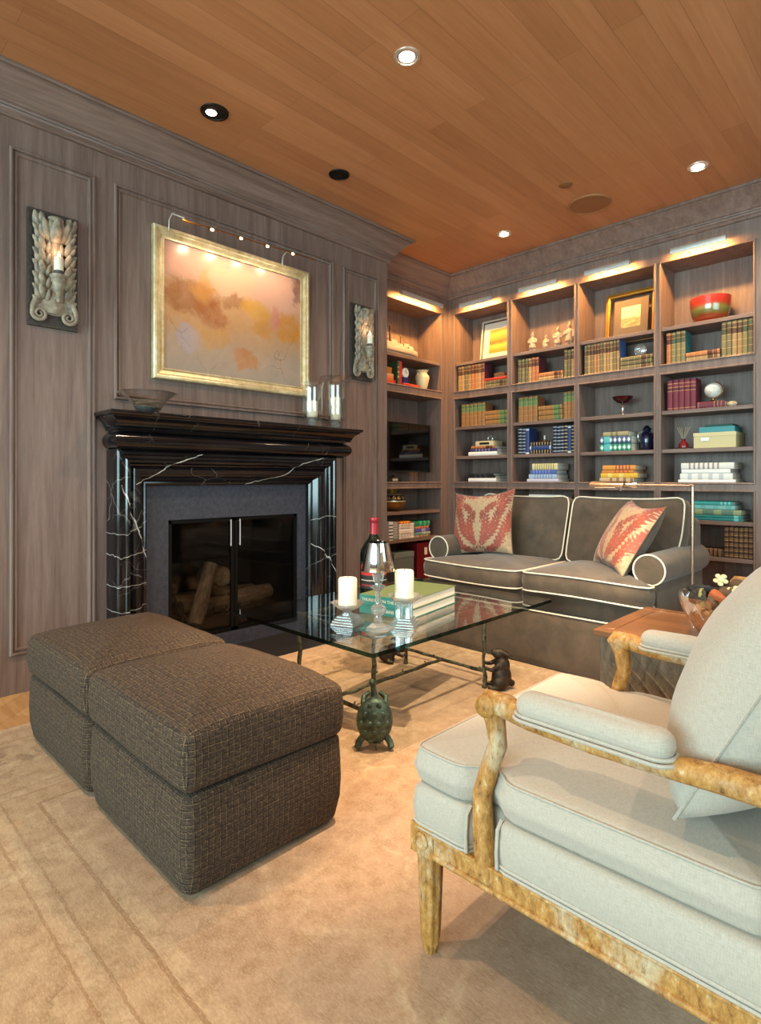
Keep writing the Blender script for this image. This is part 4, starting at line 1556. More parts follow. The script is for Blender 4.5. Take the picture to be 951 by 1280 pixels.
def chair_pillow(label, loc):
    """Big loose back cushion with a mid seam."""
    t = thing('back_cushion', label, 'cushion', loc, 0, 'loose linen chair cushions')
    T = Matrix.Rotation(RAD(-90), 4, 'Z') @ Matrix.Rotation(RAD(90 - 27), 4, 'X')
    N = 26
    w, h = 0.64, 0.50

    def edge(u, v):
        x = u * (1 - 0.05 * (1 - v * v) * abs(u))
        y = v * (1 - 0.04 * (1 - u * u) * abs(v))
        return x * w / 2, y * h / 2 + h / 2

    def th(u, v):
        e = max(0.0, (1 - abs(u) ** 2.6) * (1 - abs(v) ** 2.6))
        return 0.145 * e ** 0.5 + 0.003 * math.sin(9 * v + 3 * u) * e
    m = MB(); m.M = T
    for sg in (1, -1):
        g = [[m._v((*edge(-1 + 2 * i / N, -1 + 2 * j / N), sg * th(-1 + 2 * i / N, -1 + 2 * j / N))) for i in range(N + 1)] for j in range(N + 1)]
        for j in range(N):
            for i in range(N):
                f = [g[j][i], g[j][i + 1], g[j + 1][i + 1], g[j + 1][i]]
                m._f(f if sg > 0 else list(reversed(f)))
    bmesh.ops.remove_doubles(m.bm, verts=m.bm.verts[:], dist=0.0005)
    m.build('cover', M_LINEN, t, angle=80)
    m = MB(); m.M = T
    pts = [edge(-1 + 2 * i / N, -1) for i in range(N)] + [edge(1, -1 + 2 * i / N) for i in range(N)] + \
          [edge(1 - 2 * i / N, 1) for i in range(N)] + [edge(-1, 1 - 2 * i / N) for i in range(N)]
    m.tube([(x, y, 0) for x, y in pts], 0.0032, 6, closed=True)
    m.build('welt', M_LINEN, t)
    return t


make_chair('pale linen armchair with worn gilt wood frame nearest the camera', (-0.885, 1.0, 0.0125))
chair_pillow('large loose linen cushion on the nearest armchair', (-0.335, 1.385, 0.515))
make_chair('matching linen armchair beyond the side table, only its arm tip showing', (-0.885, 3.02, 0.0125))

# ------------------------------------------------------------------ side table
M_TOPWOOD = wood('honey_wood_top', '#4f331f', '#87592f', 'x', 0.35, 0.7, 0.15)
k = NT('carved_wood', rough=0.6)
n = k.noise(k.co('Object', (30, 30, 9), (0, RAD(40), 0)), 1.0, 5, 0.7, 1.6)
k.p('col', k.ramp(n, [(0.3, '#3f3124'), (0.5, '#5f4f3c'), (0.7, '#766750')]))
k.bump(n, 0.5, 0.006)
M_CARVED = k.m
sx0, sx1, sy0, sy1 = -0.925, -0.30, 2.055, 2.585
st = thing('side_table', 'square honey wood side table with carved sides between the armchairs', 'side table', ((sx0 + sx1) / 2, (sy0 + sy1) / 2, 0.0125))
hx, hy = (sx1 - sx0) / 2, (sy1 - sy0) / 2
m = MB()
m.box(-hx + 0.055, hx - 0.055, -hy + 0.055, hy - 0.055, 0.520, 0.5365)
for (a, b, c, d) in ((-hx, hx, -hy, -hy + 0.056), (-hx, hx, hy - 0.056, hy), (-hx, -hx + 0.056, -hy + 0.056, hy - 0.056), (hx - 0.056, hx, -hy + 0.056, hy - 0.056)):
    m.box(a, b, c, d, 0.516, 0.538)
m.build('table_top', M_TOPWOOD, st, bevel=0.003)
m = MB()
m.box(-hx + 0.018, hx - 0.018, -hy + 0.018, hy - 0.018, 0.03, 0.516)
m.build('cabinet_body', M_CARVED, st, smooth=False, bevel=0.003)
# carved diagonal relief on the front and the left side
m = MB()
q = random.Random(3)
for face in ('front', 'left'):
    L = (hx if face == 'front' else hy) - 0.03
    for i in range(-14, 15):
        for dirn in (1, -1):
            u0 = i * 0.055
            pts = []
            for j in range(9):
                z = 0.06 + 0.43 * j / 8
                u = u0 + dirn * (z - 0.275) * 0.9 + 0.008 * math.sin(j * 1.4)
                if abs(u) < L and (dirn * u) > 0:
                    pts.append((u, -hy + 0.018, z) if face == 'front' else (-hx + 0.018, u, z))
            if len(pts) > 2:
                m.tube(pts, [0.0042] * len(pts), 5)
m.build('carving', M_CARVED, st)
for x in (-hx + 0.05, hx - 0.05):
    for y in (-hy + 0.05, hy - 0.05):
        MB().box(x - 0.03, x + 0.03, y - 0.03, y + 0.03, 0.0, 0.031).build('foot', M_CARVED, st, smooth=False)

# ------------------------------------------------------------------ pharmacy floor lamp
fl = thing('floor_lamp', 'slim chrome pharmacy floor lamp with swing arm over the sofa', 'floor lamp', (-0.795, 2.765, 0.0125))
M_COPPER = plain('warm_nickel', '#a98d78', 0.25, 1.0)
MB().lathe([(0, 0), (0.115, 0), (0.118, 0.006), (0.10, 0.014), (0.02, 0.02), (0, 0.02)], n=32).build('base', M_COPPER, fl)
MB().tube([(0, 0, 0.01), (0, 0, 0.55)], 0.010, 10).build('pole', M_COPPER, fl)
m = MB()
m.tube([(0, 0, 0.55), (0, 0, 1.058)], 0.0068, 10)
m.ball((0, 0, 1.06), 0.0085, 10, 6)
m.lathe([(0.012, 0), (0.012, 0.02)], (0, 0, 0.54), 12)
m.build('stem', M_COPPER, fl)
m = MB()
m.tube([(0, 0, 1.06), (-0.245, 0.0, 1.060)], 0.0062, 10)
m.build('swing_arm', M_COPPER, fl)
m = MB()
m.tube([(-0.235, 0, 1.060), (-0.262, 0, 1.060)], 0.013, 12)
m.tube([(-0.262, 0, 1.06), (-0.34, 0, 1.061)], 0.0085, 10)
m.build('joint', M_CHROME, fl)
m = MB()
pr = [(0.034 * math.cos(RAD(a)), 0.030 * math.sin(RAD(a))) for a in range(0, 181, 20)]
pin = [(x * 0.93, z * 0.93 - 0.0008) for x, z in reversed(pr)]
m.prism([(y, z + 1.048) for y, z in pr + pin], -0.455, -0.292, 'x')
m.build('lamp_shade', M_COPPER, fl)
MB().tube([(-0.44, 0, 1.056), (-0.34, 0, 1.056)], 0.010, 10).build('bulb', M_FLAME, fl)
MB().tube([(-0.31, -0.012, 1.045), (-0.31, -0.012, 1.032)], 0.006, 8).build('switch', M_CHROME, fl)
la = light('reading_lamp', 'SPOT', (0, 0, 0), 26, (1.0, 0.72, 0.42), None, 0.02, spot=110, blend=0.8)
la.parent = fl
la.location = (-0.385, 0, 1.043)
la.rotation_euler = Vector((-0.25, 0.75, -0.8)).to_track_quat('-Z', 'Y').to_euler()

# ------------------------------------------------------------------ mantel: bowl and two hurricane lamps
t = thing('glass_bowl', 'wide flared clear glass bowl on the mantel left end', 'bowl', (-3.255, 1.425, 1.4715))
m = MB()
m.shell([(0.030, 0.0), (0.050, 0.004), (0.068, 0.022), (0.088, 0.055), (0.112, 0.085), (0.145, 0.108), (0.166, 0.118)], n=40, t=0.003, wave=0.02, nw=5)
m.build('vessel', M_CLEAR, t, angle=60)
m = MB()
for i in range(9):
    a = i * 0.7
    m.lathe([(0.036 + 0.005 * i, 0.012 + i * 0.003), (0.038 + 0.005 * i, 0.015 + i * 0.003)], n=18)
m.lathe([(0.045, 0), (0.048, 0.006), (0.034, 0.010)], n=24)
m.build('foot', M_CRYSTAL, t, angle=60)


def hurricane(label, loc, s, cyl_r, rim_r, h, ch):
    t = thing('hurricane_lamp', label, 'candle holder', loc, 0, 'glass hurricane lamps on the mantel')
    m = MB()
    m.lathe([(0, 0), (0.042 * s, 0), (0.044 * s, 0.006), (0.030 * s, 0.014), (0.020 * s, 0.022), (0.032 * s, 0.034), (0.020 * s, 0.046), (0.034 * s, 0.056), (0.036 * s, 0.062), (0, 0.062)], n=28)
    m.build('foot', M_CRYSTAL, t, angle=60)
    m = MB()
    m.shell([(0.030 * s, 0.063), (cyl_r * 0.86, 0.074), (cyl_r * 0.98, 0.095), (cyl_r, 0.12), (cyl_r * 0.97, h * 0.8), (cyl_r * 1.02, h * 0.92), (rim_r, h)], n=36, t=0.003)
    m.build('chimney', M_CLEAR, t, angle=60)
    c = thing('pillar_candle', 'ivory pillar candle inside the %s hurricane lamp on the mantel' % label.split()[0], 'candle', (loc[0], loc[1], loc[2] + 0.0670), 0, 'candles in the hurricane lamps')
    MB().lathe([(0, 0), (0.037, 0), (0.038, 0.004), (0.038, ch - 0.006), (0.034, ch), (0.010, ch - 0.004), (0, ch - 0.004)], n=28).build('wax', M_WAX, c, angle=50)
    MB().tube([(0, 0, ch - 0.005), (0.001, 0, ch + 0.008)], 0.0015, 6).build('wick', M_BLACK, c)


hurricane('shorter clear glass hurricane lamp on the mantel, nearer the painting', (-3.235, 2.605, 1.4715), 1.1, 0.074, 0.086, 0.315, 0.118)
hurricane('taller wide-rimmed clear glass hurricane lamp on the mantel right end', (-3.262, 2.848, 1.4715), 1.2, 0.076, 0.122, 0.385, 0.172)

# ------------------------------------------------------------------ wall sconces
k = NT('silvered_plaster', rough=0.5)
n = k.noise(k.co('Object'), 26, 5, 0.65)
k.p('col', k.ramp(n, [(0.3, '#6b6457'), (0.55, '#978c79'), (0.75, '#b6ac99')]))
k.bump(n, 0.25, 0.003)
M_PLASTER = k.m
M_BOARD = NT('dark_board', rough=0.6)
M_BOARD.p('col', M_BOARD.ramp(M_BOARD.noise(M_BOARD.co('Object'), 60, 3, 0.7), [(0.35, '#2d2622'), (0.7, '#4a4039')]))
M_BOARD = M_BOARD.m


def sconce(label, y):
    t = thing('wall_sconce', label, 'sconce', (XL, y, 1.90), 0, 'carved candle sconces')
    MB().box(0.001, 0.018, -0.121, 0.121, 0, 0.61).build('backboard', M_BOARD, t, smooth=False, bevel=0.002)
    m = MB()
    # central channel
    for i in range(12):
        pass
    prof = [(-0.052, 0.0), (-0.048, 0.014), (-0.03, 0.020), (-0.012, 0.030), (0, 0.033), (0.012, 0.030), (0.03, 0.020), (0.048, 0.014), (0.052, 0.0)]
    rows = []
    for i in range(11):
        z = 0.07 + 0.44 * i / 10
        f = 1.25 if i == 0 else (1.0 + 0.25 * (1 - i / 10))
        rows.append([m._v((0.018 + x * (1 + 0.5 * (i / 10) ** 3), yy * f * (1 - 0.25 * i / 10), z)) for yy, x in prof])
    for a, b in zip(rows, rows[1:]):
        for j in range(len(prof) - 1):
            m._f([a[j], a[j + 1], b[j + 1], b[j]])
    def lobe(y, z, ln, wd, tilt, x, th, pitch=0.35):
        keep = m.M
        m.M = keep @ Matrix.Translation((x, y, z)) @ Matrix.Rotation(tilt, 4, 'X') @ Matrix.Rotation(pitch, 4, 'Y')
        m.ball((0, 0, ln * 0.5), (th, wd, ln * 0.56), 12, 8, lambda p: Vector((p.x * (1 - 0.25 * p.z), p.y * (1 - 0.35 * p.z), p.z)))
        m.M = keep

    for sgn in (-1, 1):
        for i in range(6, -1, -1):
            z = 0.115 + i * 0.062
            x = 0.030
            lobe(sgn * 0.066, z + 0.004, 0.050, 0.015, -sgn * 0.95, x, 0.011)
            lobe(sgn * 0.064, z + 0.020, 0.062, 0.017, -sgn * 0.55, x + 0.003, 0.012)
            lobe(sgn * 0.056, z + 0.028, 0.072, 0.019, -sgn * 0.22, x + 0.006, 0.013)
            lobe(sgn * 0.034, z + 0.020, 0.060, 0.014, sgn * 0.10, x + 0.004, 0.011)
        # bottom scroll
        pts, rs = [], []
        for j in range(34):
            a = 0.15 + j * 0.33
            r = 0.036 * (1 - j / 40)
            pts.append((0.036, sgn * 0.070 + sgn * r * math.cos(a), 0.062 - r * math.sin(a)))
            rs.append(0.0105 * (1 - j / 70))
        pts = [(0.026, sgn * 0.060, 0.190), (0.034, sgn * 0.082, 0.145), (0.038, sgn * 0.102, 0.095)] + pts
        rs = [0.018, 0.016, 0.013] + rs
        m.tube(pts, rs, 10)
    # lower apron joining the scrolls
    ap = []
    for i in range(13):
        u = -1 + 2 * i / 12
        ap.append((0.088 * u, 0.088 - 0.026 * math.cos(u * math.pi / 2)))
    up_ = [(0.062 * (1 - 2 * i / 12), 0.20) for i in range(13)]
    m.prism(ap + up_, 0.018, 0.034, 'x')
    # crest: curled top leaf between two small ones
    for k_, (y_, tl) in enumerate(((-0.030, 0.30), (0.030, -0.30), (-0.014, 0.12), (0.014, -0.12))):
        lobe(y_, 0.455, 0.105, 0.022, tl, 0.040, 0.015, 0.30)
    lobe(0, 0.440, 0.125, 0.030, 0.0, 0.046, 0.018, 0.35)
    m.ball((0.060, 0, 0.560), (0.022, 0.040, 0.018), 14, 8)
    for sgn in (-1, 1):
        lobe(sgn * 0.078, 0.520, 0.070, 0.020, -sgn * 0.30, 0.030, 0.012)
        lobe(sgn * 0.064, 0.525, 0.060, 0.016, sgn * 0.10, 0.033, 0.012)
    m.build('acanthus_carving', M_PLASTER, t, angle=50)
    m = MB()
    m.tube([(0.03, 0, 0.165), (0.07, 0, 0.145), (0.10, 0, 0.165)], [0.010, 0.008, 0.008], 8)
    m.build('arm', M_PLASTER, t)
    m = MB()
    m.lathe([(0, -0.088), (0.008, -0.086), (0.012, -0.074), (0.007, -0.066), (0.014, -0.060), (0.017, -0.055), (0.012, -0.047), (0.022, -0.030), (0.029, 0.0), (0.031, 0.014),
             (0.036, 0.018), (0.037, 0.026), (0.034, 0.031), (0.042, 0.040), (0.043, 0.050), (0.036, 0.054), (0, 0.054)], (0.105, 0, 0.205), 26)
    m.build('candle_cup', M_PLASTER, t, angle=50)
    MB().lathe([(0, 0), (0.0225, 0), (0.0225, 0.022), (0, 0.022)], (0.105, 0, 0.259), 20).build('collar', plain('collar_grey', '#4b4640', 0.6) if 'collar_grey' not in bpy.data.materials else bpy.data.materials['collar_grey'], t, angle=50)
    MB().lathe([(0, 0), (0.022, 0), (0.0225, 0.003), (0.0225, 0.066), (0.020, 0.070), (0, 0.068)], (0.105, 0, 0.281), 22).build('candle_sleeve', M_WAX, t, angle=50)
    MB().lathe([(0, 0), (0.006, 0.004), (0.0075, 0.014), (0.004, 0.026), (0, 0.036)], (0.105, 0, 0.349), 12).build('flame_bulb', M_FLAME, t)
    la = light('sconce_lamp', 'POINT', (0, 0, 0), 0.35, (1.0, 0.55, 0.28), None, 0.012)
    la.parent = t
    la.location = (0.105, 0, 0.395)


sconce('carved acanthus candle sconce on the wide panel left of the fireplace', 0.975)
sconce('carved acanthus candle sconce on the narrow panel right of the painting', 3.241)

# ------------------------------------------------------------------ things on the coffee table
TT = TZ + 0.0005


def crystal_holder(label, x, y, hgt, rz):
    t = thing('crystal_candle_holder', label, 'candle holder', (x, y, TT), rz, 'crystal candle holders')
    m = MB()
    w = 0.062
    z = 0.0
    for i, (ww, hh) in enumerate(((0.058, 0.010), (0.052, 0.010), (0.045, 0.010), (0.038, 0.010))):
        m.box(-ww, ww, -ww, ww, z, z + hh)
        z += hh - 0.0002
    m.build('stepped_base', M_CRYSTAL, t, smooth=False, bevel=0.0025)
    m = MB()
    s = 0.0185
    if hgt > 0.12:
        for (a, b) in ((-1, -1), (1, -1), (1, 1), (-1, 1)):
            m.box(a * 0.021 - 0.0105, a * 0.021 + 0.0105, b * 0.021 - 0.0105, b * 0.021 + 0.0105, z - 0.001, hgt - 0.022)
    else:
        m.lathe([(0.026, z - 0.001), (0.020, z + 0.012), (0.022, hgt - 0.030), (0.030, hgt - 0.024)], n=4, ph=RAD(45))
    m.build('stem', M_CRYSTAL, t, smooth=False, bevel=0.0015)
    m = MB()
    m.lathe([(0.028, hgt - 0.024), (0.048, hgt - 0.014), (0.080, hgt + 0.010), (0.076, hgt + 0.010), (0.052, hgt - 0.004), (0, hgt - 0.004)], n=8 if hgt < 0.12 else 12, ph=RAD(22.5), flute=0.0 if hgt < 0.12 else 0.12, nfl=6)
    m.build('drip_pan', M_CRYSTAL, t, smooth=False)
    c = thing('pillar_candle', 'ivory pillar candle standing on the %s crystal holder' % ' '.join(label.split()[:2]), 'candle', (x, y, TT + hgt - 0.0035), 0, 'white pillar candles on the table')
    ch = 0.122
    MB().lathe([(0, 0), (0.040, 0), (0.0415, 0.003), (0.0415, ch - 0.007), (0.037, ch), (0.014, ch - 0.003), (0, ch - 0.005)], n=32).build('wax', M_WAX, c, angle=50)
    MB().tube([(0, 0, ch - 0.006), (0.001, 0.001, ch + 0.006)], 0.0014, 6).build('wick', M_BLACK, c)


crystal_holder('short faceted crystal holder nearest the ottoman', -1.890, 1.722, 0.085, RAD(20))
crystal_holder('taller square-stemmed crystal holder in front of the green book', -1.685, 1.868, 0.125, RAD(28))
# crystal stick lamp with a silver shade
t = thing('crystal_lamp', 'crystal stick lamp with mirrored silver shade on the glass table', 'lamp', (-1.718, 1.740, TT))
m = MB()
m.lathe([(0, 0), (0.050, 0), (0.052, 0.006), (0.047, 0.012), (0.046, 0.018), (0.030, 0.026), (0.022, 0.034), (0, 0.034)], n=12, flute=0.06, nfl=6)
m.build('base', M_CRYSTAL, t, angle=25)
m = MB()
m.lathe([(0, 0.034), (0.016, 0.036), (0.022, 0.046), (0.014, 0.056), (0.013, 0.060), (0.030, 0.074), (0.036, 0.088), (0.028, 0.102), (0.013, 0.112), (0.012, 0.120), (0.012, 0.165), (0.016, 0.170),
         (0.036, 0.184), (0.016, 0.194), (0.015, 0.200), (0.020, 0.206), (0.027, 0.240), (0.024, 0.250), (0, 0.250)], n=12)
m.build('stem', M_CRYSTAL, t, smooth=False)
m = MB()
zs, ztop = 0.252, 0.372
m.lathe([(0.070, zs), (0.0705, zs + 0.002), (0.0445, ztop), (0.0435, ztop), (0.068, zs + 0.001), (0.068, zs)], n=48)
m.build('lamp_shade', M_CHROME, t, angle=50)
m = MB()
for a in range(3):
    an = RAD(120 * a)
    m.tube([(0, 0, 0.362), (0.045 * math.cos(an), 0.045 * math.sin(an), 0.366)], 0.0016, 6)
m.tube([(0, 0, 0.25), (0, 0, 0.376)], 0.004, 8)
m.ball((0, 0, 0.380), 0.006, 10, 6)
m.build('shade_carrier', M_CHROME, t)

# wine bottle
t = thing('wine_bottle', 'oversized dark wine bottle with red capsule behind the silver lamp', 'bottle', (-2.205, 2.200, TT))
k = NT('bottle_glass', col='#0c120c', rough=0.04, spec=0.7)
MB().lathe([(0, 0), (0.070, 0), (0.074, 0.006), (0.074, 0.235), (0.070, 0.262), (0.052, 0.292), (0.030, 0.322), (0.0215, 0.345), (0.0200, 0.365), (0, 0.365)], n=36).build('body', k.m, t, angle=50)
MB().lathe([(0.0218, 0.342), (0.0208, 0.365), (0.0200, 0.405), (0.0235, 0.408), (0.0240, 0.424), (0.0225, 0.431), (0, 0.432)], n=28).build('capsule', plain('red_wax', '#861725', 0.35), t, angle=50)
k = NT('bottle_label', rough=0.7)
y_ = k.sep(k.co('Generated'))[2]
k.p('col', k.ramp(y_, [(0.0, '#17120f'), (0.10, '#7d1c1a'), (0.16, '#17120f'), (0.30, '#b9b0a0'), (0.33, '#17120f'), (0.50, '#a3231f'), (0.62, '#17120f'), (0.70, '#a3231f'), (0.90, '#17120f')], 'CONSTANT'))
m = MB()
ang0, ang1 = RAD(-110), RAD(20)
A_, B_ = [], []
for i in range(25):
    a = ang0 + (ang1 - ang0) * i / 24
    A_.append(m._v((0.0745 * math.cos(a), 0.0745 * math.sin(a), 0.06)))
    B_.append(m._v((0.0745 * math.cos(a), 0.0745 * math.sin(a), 0.20)))
for i in range(24):
    m._f([A_[i], A_[i + 1], B_[i + 1], B_[i]])
m.build('label_paper', k.m, t)

# two books on the table
def table_book(label, z, w, d, h, cover, spine, text=None):
    t = thing('book', label, 'book', (-1.735, 1.965, z), RAD(10), 'books on the coffee table')
    m = MB()
    m.box(-w, 0, 0, d, 0, 0.003)
    m.box(-w, 0, 0, d, h - 0.003, h)
    m.build('cover', cover, t, smooth=False, bevel=0.0008)
    MB().box(-w, 0, -0.003, 0.0005, 0, h).build('spine', spine, t, smooth=False, bevel=0.001)
    MB().box(-w + 0.005, -0.005, 0.001, d - 0.005, 0.003, h - 0.003).build('pages', M_PAGES, t, smooth=False)
    if text:
        cu = bpy.data.curves.new('lettering', 'FONT')
        cu.body = text
        cu.size = 0.021
        cu.align_x = 'CENTER'
        cu.align_y = 'CENTER'
        cu.extrude = 0.0003
        fo = bpy.data.objects.new('lettering_curve', cu)
        COL.objects.link(fo)
        bpy.context.view_layer.update()
        me = bpy.data.meshes.new_from_object(fo.evaluated_get(bpy.context.evaluated_depsgraph_get()))
        bpy.data.objects.remove(fo)
        me.materials.clear()
        me.materials.append(M_PAGES)
        o = bpy.data.objects.new('lettering', me)
        COL.objects.link(o)
        o.parent = t
        o.location = (-w / 2, -0.0033, h / 2)
        o.rotation_euler = (RAD(90), 0, 0)
    return t


M_PAGES = NT('book_pages', rough=0.8)
M_PAGES.p('col', M_PAGES.ramp(M_PAGES.noise(M_PAGES.co('Object', (3, 3, 400)), 1.0, 2, 0.5), [(0.35, '#c9c2b2'), (0.65, '#ece6d8')]))
M_PAGES = M_PAGES.m
M_TEAL = plain('teal_cloth', '#2a8078', 0.5)
M_TEALD = plain('dark_teal_cloth', '#2a6f66', 0.5)
M_SAGE = plain('sage_cover', '#5c6d46', 0.5)
table_book('lower book of the table pair, dark teal spine', TT, 0.285, 0.45, 0.042, M_TEALD, M_TEALD, 'THE PLAINS')
table_book('upper book of the table pair, sage cover and teal spine', TT + 0.0425, 0.285, 0.45, 0.046, M_SAGE, M_TEAL, 'THUNDER ON THE PLAINS')

# ------------------------------------------------------------------ bowl of dried pods on the side table
BX, BY, BZ = -0.545, 2.285, 0.551
t = thing('cut_glass_bowl', 'peach cut-glass bowl holding dried pods on the side table', 'bowl', (BX, BY, BZ))
M_PEACH = thin_glass('peach_glass', (0.975, 0.88, 0.80), 0.95, 0.02, 2.2, 0.10)
m = MB()
m.shell([(0.050, 0.0), (0.075, 0.004), (0.100, 0.022), (0.128, 0.060), (0.146, 0.105), (0.155, 0.142)], n=48, t=0.004, wave=0.018, nw=12)
m.build('vessel', M_PEACH, t, angle=30)
m = MB()
for i in range(12):
    a = i * math.pi / 6
    for d in (1, -1):
        m.tube([((0.078 + 0.072 * s_ ** 0.7) * math.cos(a + d * s_ * 0.5), (0.078 + 0.072 * s_ ** 0.7) * math.sin(a + d * s_ * 0.5), 0.006 + 0.115 * s_ ** 1.3) for s_ in [q_ / 8 for q_ in range(9)]], 0.0028, 5)
m.build('cut_pattern', M_PEACH, t)
M_POD = NT('dark_pod', rough=0.85)
M_POD.p('col', M_POD.ramp(M_POD.noise(M_POD.co('Object'), 60, 3), [(0.3, '#1d1a17'), (0.7, '#3d362f')]))
M_POD = M_POD.m
M_PALEP = plain('pale_petal', '#e3cf98', 0.7)
M_TANP = plain('tan_pod', '#a98d6d', 0.8)
M_RUST = plain('rust_petal', '#a8542a', 0.8)
M_BRN = plain('brown_pod', '#57402e', 0.85)
M_IVORY = plain('ivory_petal', '#e9e2d0', 0.7)


def lotus(label, x, y, z, r, tx, ty):
    t = thing('lotus_pod', label, 'dried pod', (x, y, z), 0, 'dark lotus pods in the bowl')
    t.rotation_euler = (tx, ty, 0)
    MB().lathe([(0, -r * 1.1), (r * 0.25, -r), (r * 0.6, -r * 0.55), (r, -r * 0.05), (r * 0.98, r * 0.05), (r * 0.8, r * 0.1), (0, r * 0.1)], n=20).build('body', M_POD, t, angle=50)
    m = MB()
    for k_, (rr, n) in enumerate(((0.0, 1), (0.36, 6), (0.72, 10))):
        for i in range(n):
            a = 2 * math.pi * i / n + k_
            m.lathe([(r * 0.12, r * 0.06), (r * 0.15, r * 0.15), (r * 0.11, r * 0.17), (r * 0.08, r * 0.06)], (rr * r * math.cos(a), rr * r * math.sin(a), 0), 8)
    m.build('seed_cells', M_POD, t)


def blob(name, label, cat, x, y, z, r, mat, seed, group, sq=(1, 1, 1)):
    q = random.Random(seed)
    ph = [q.uniform(0, 6) for _ in range(4)]

    def fn(p):
        f = 1 + 0.10 * math.sin(5 * p.x + ph[0]) + 0.10 * math.sin(6 * p.y + ph[1]) + 0.08 * math.sin(7 * p.z + ph[2])
        return p * f
    m = MB()
    m.ball((0, 0, 0), (r * sq[0], r * sq[1], r * sq[2]), 14, 10, fn)
    o = m.build(name, mat, angle=70)
    o.location = (BX + x, BY + y, BZ + z)
    o.rotation_euler = (q.uniform(-0.5, 0.5), q.uniform(-0.5, 0.5), q.uniform(0, 6))
    tag(o, label, cat, group)
    return o


def star(label, x, y, z, r, mat, tx, ty, group, seed=0):
    m = MB()
    N = 5
    for i in range(N):
        a = 2 * math.pi * i / N + seed
        tip = Vector((math.cos(a), math.sin(a), 0)) * r
        m.ball((tip.x * 0.55, tip.y * 0.55, 0.0), (r * 0.36, r * 0.30, r * 0.15), 8, 6)
    m.ball((0, 0, 0.0), (r * 0.42, r * 0.42, r * 0.24), 8, 6)
    o = m.build('dried_flower', mat, angle=70)
    o.location = (BX + x, BY + y, BZ + z)
    o.rotation_euler = (tx, ty, 0)
    tag(o, label, 'dried flower', group)


lotus('black lotus pod facing up at the back left of the peach bowl', BX - 0.085, BY - 0.005, BZ + 0.158, 0.046, -0.35, -0.1)
lotus('black lotus pod at the left rim of the peach bowl', BX - 0.076, BY - 0.076, BZ + 0.142, 0.032, 0.8, -0.5)
lotus('black lotus pod in the middle of the peach bowl', BX - 0.015, BY + 0.00, BZ + 0.150, 0.036, 0.3, 0.2)
star('cream star-shaped dried flower standing on the black pods', -0.030, 0.035, 0.190, 0.028, M_PALEP, 1.2, 0.3, None)
star('cream star-shaped dried flower at the right front of the peach bowl', 0.030, -0.030, 0.165, 0.030, M_PALEP, 0.7, 0.2, None, 0.4)
star('cream star-shaped dried flower at the back right of the peach bowl', 0.055, 0.040, 0.180, 0.028, M_PALEP, 0.9, -0.2, None, 0.9)
blob('seed_pod', 'smooth tan seed pod on the right side of the peach bowl', 'dried pod', 0.075, 0.01, 0.170, 0.030, M_TANP, 3, None, (1.3, 0.9, 0.9))
blob('seed_pod', 'ivory spotted seed pod at the right rim of the peach bowl', 'dried pod', 0.055, -0.055, 0.150, 0.022, M_IVORY, 4, None)
blob('seed_pod', 'rust orange seed pod on top at the middle of the peach bowl', 'dried pod', -0.018, -0.055, 0.146, 0.024, M_RUST, 5, None, (1.2, 1, 0.7))
blob('seed_pod', 'round brown seed pod behind the rust one in the peach bowl', 'dried pod', 0.005, -0.020, 0.145, 0.030, M_BRN, 6, None)
blob('seed_pod', 'dark brown seed pod at the back of the peach bowl', 'dried pod', 0.02, 0.06, 0.158, 0.036, M_BRN, 7, None)
blob('seed_pod', 'olive leaf-shaped pod at the left front of the peach bowl', 'dried pod', -0.062, -0.075, 0.137, 0.024, plain('olive_pod', '#87804f', 0.8), 8, None, (0.6, 0.5, 1.3))
q = random.Random(21)
for i in range(22):
    a, rr, z = q.uniform(0, 6.28), 0.085 * math.sqrt(q.random()), q.uniform(0.035, 0.125)
    rr *= min(1, 0.55 + z * 4)
    blob('seed_pod', 'mixed dried pod seen through the side of the peach bowl', 'dried pod', rr * math.cos(a), rr * math.sin(a), z, q.uniform(0.018, 0.028),
         q.choice([M_POD, M_BRN, M_TANP, M_RUST, M_POD, M_IVORY]), 40 + i, 'dried pods filling the peach bowl', (q.uniform(0.7, 1.2), q.uniform(0.7, 1.1), q.uniform(0.6, 1)))

# ------------------------------------------------------------------ things on the shelves
Z_A, Z_B, Z_C, Z_D, Z_E, Z_F, Z_G = [z + 0.0006 for z in ZS]
ORD = ['first', 'second', 'third', 'fourth', 'fifth', 'sixth', 'seventh', 'eighth', 'ninth', 'tenth', 'eleventh', 'twelfth']


def at(frame, u, v, z):
    return ((u, YB + v, z), 0.0) if frame == 'B' else ((XA - v, u, z), RAD(90))


def spine_mat(name, stops, rough=0.55):
    k = NT(name, rough=rough)
    v = k.sep(k.co('UV'))[1]
    k.p('col', k.ramp(v, stops, 'CONSTANT'))
    return k.m


def leather(base, lab, gold='#9a7c48', lab2=None, dark=None):
    st = [(0.0, base), (0.03, gold), (0.042, base)]
    for i, b in enumerate((0.24, 0.44)):
        st += [(b, gold), (b + 0.012, base)]
    st += [(0.62, gold), (0.632, lab), (0.80, gold), (0.812, lab2 or base), (0.93, gold), (0.945, base)]
    return st


STY = {}


def style(key, word, stops, board, rough=0.55):
    STY[key] = (spine_mat('spine_' + key, stops, rough), plain('board_' + key, board, 0.6), word)


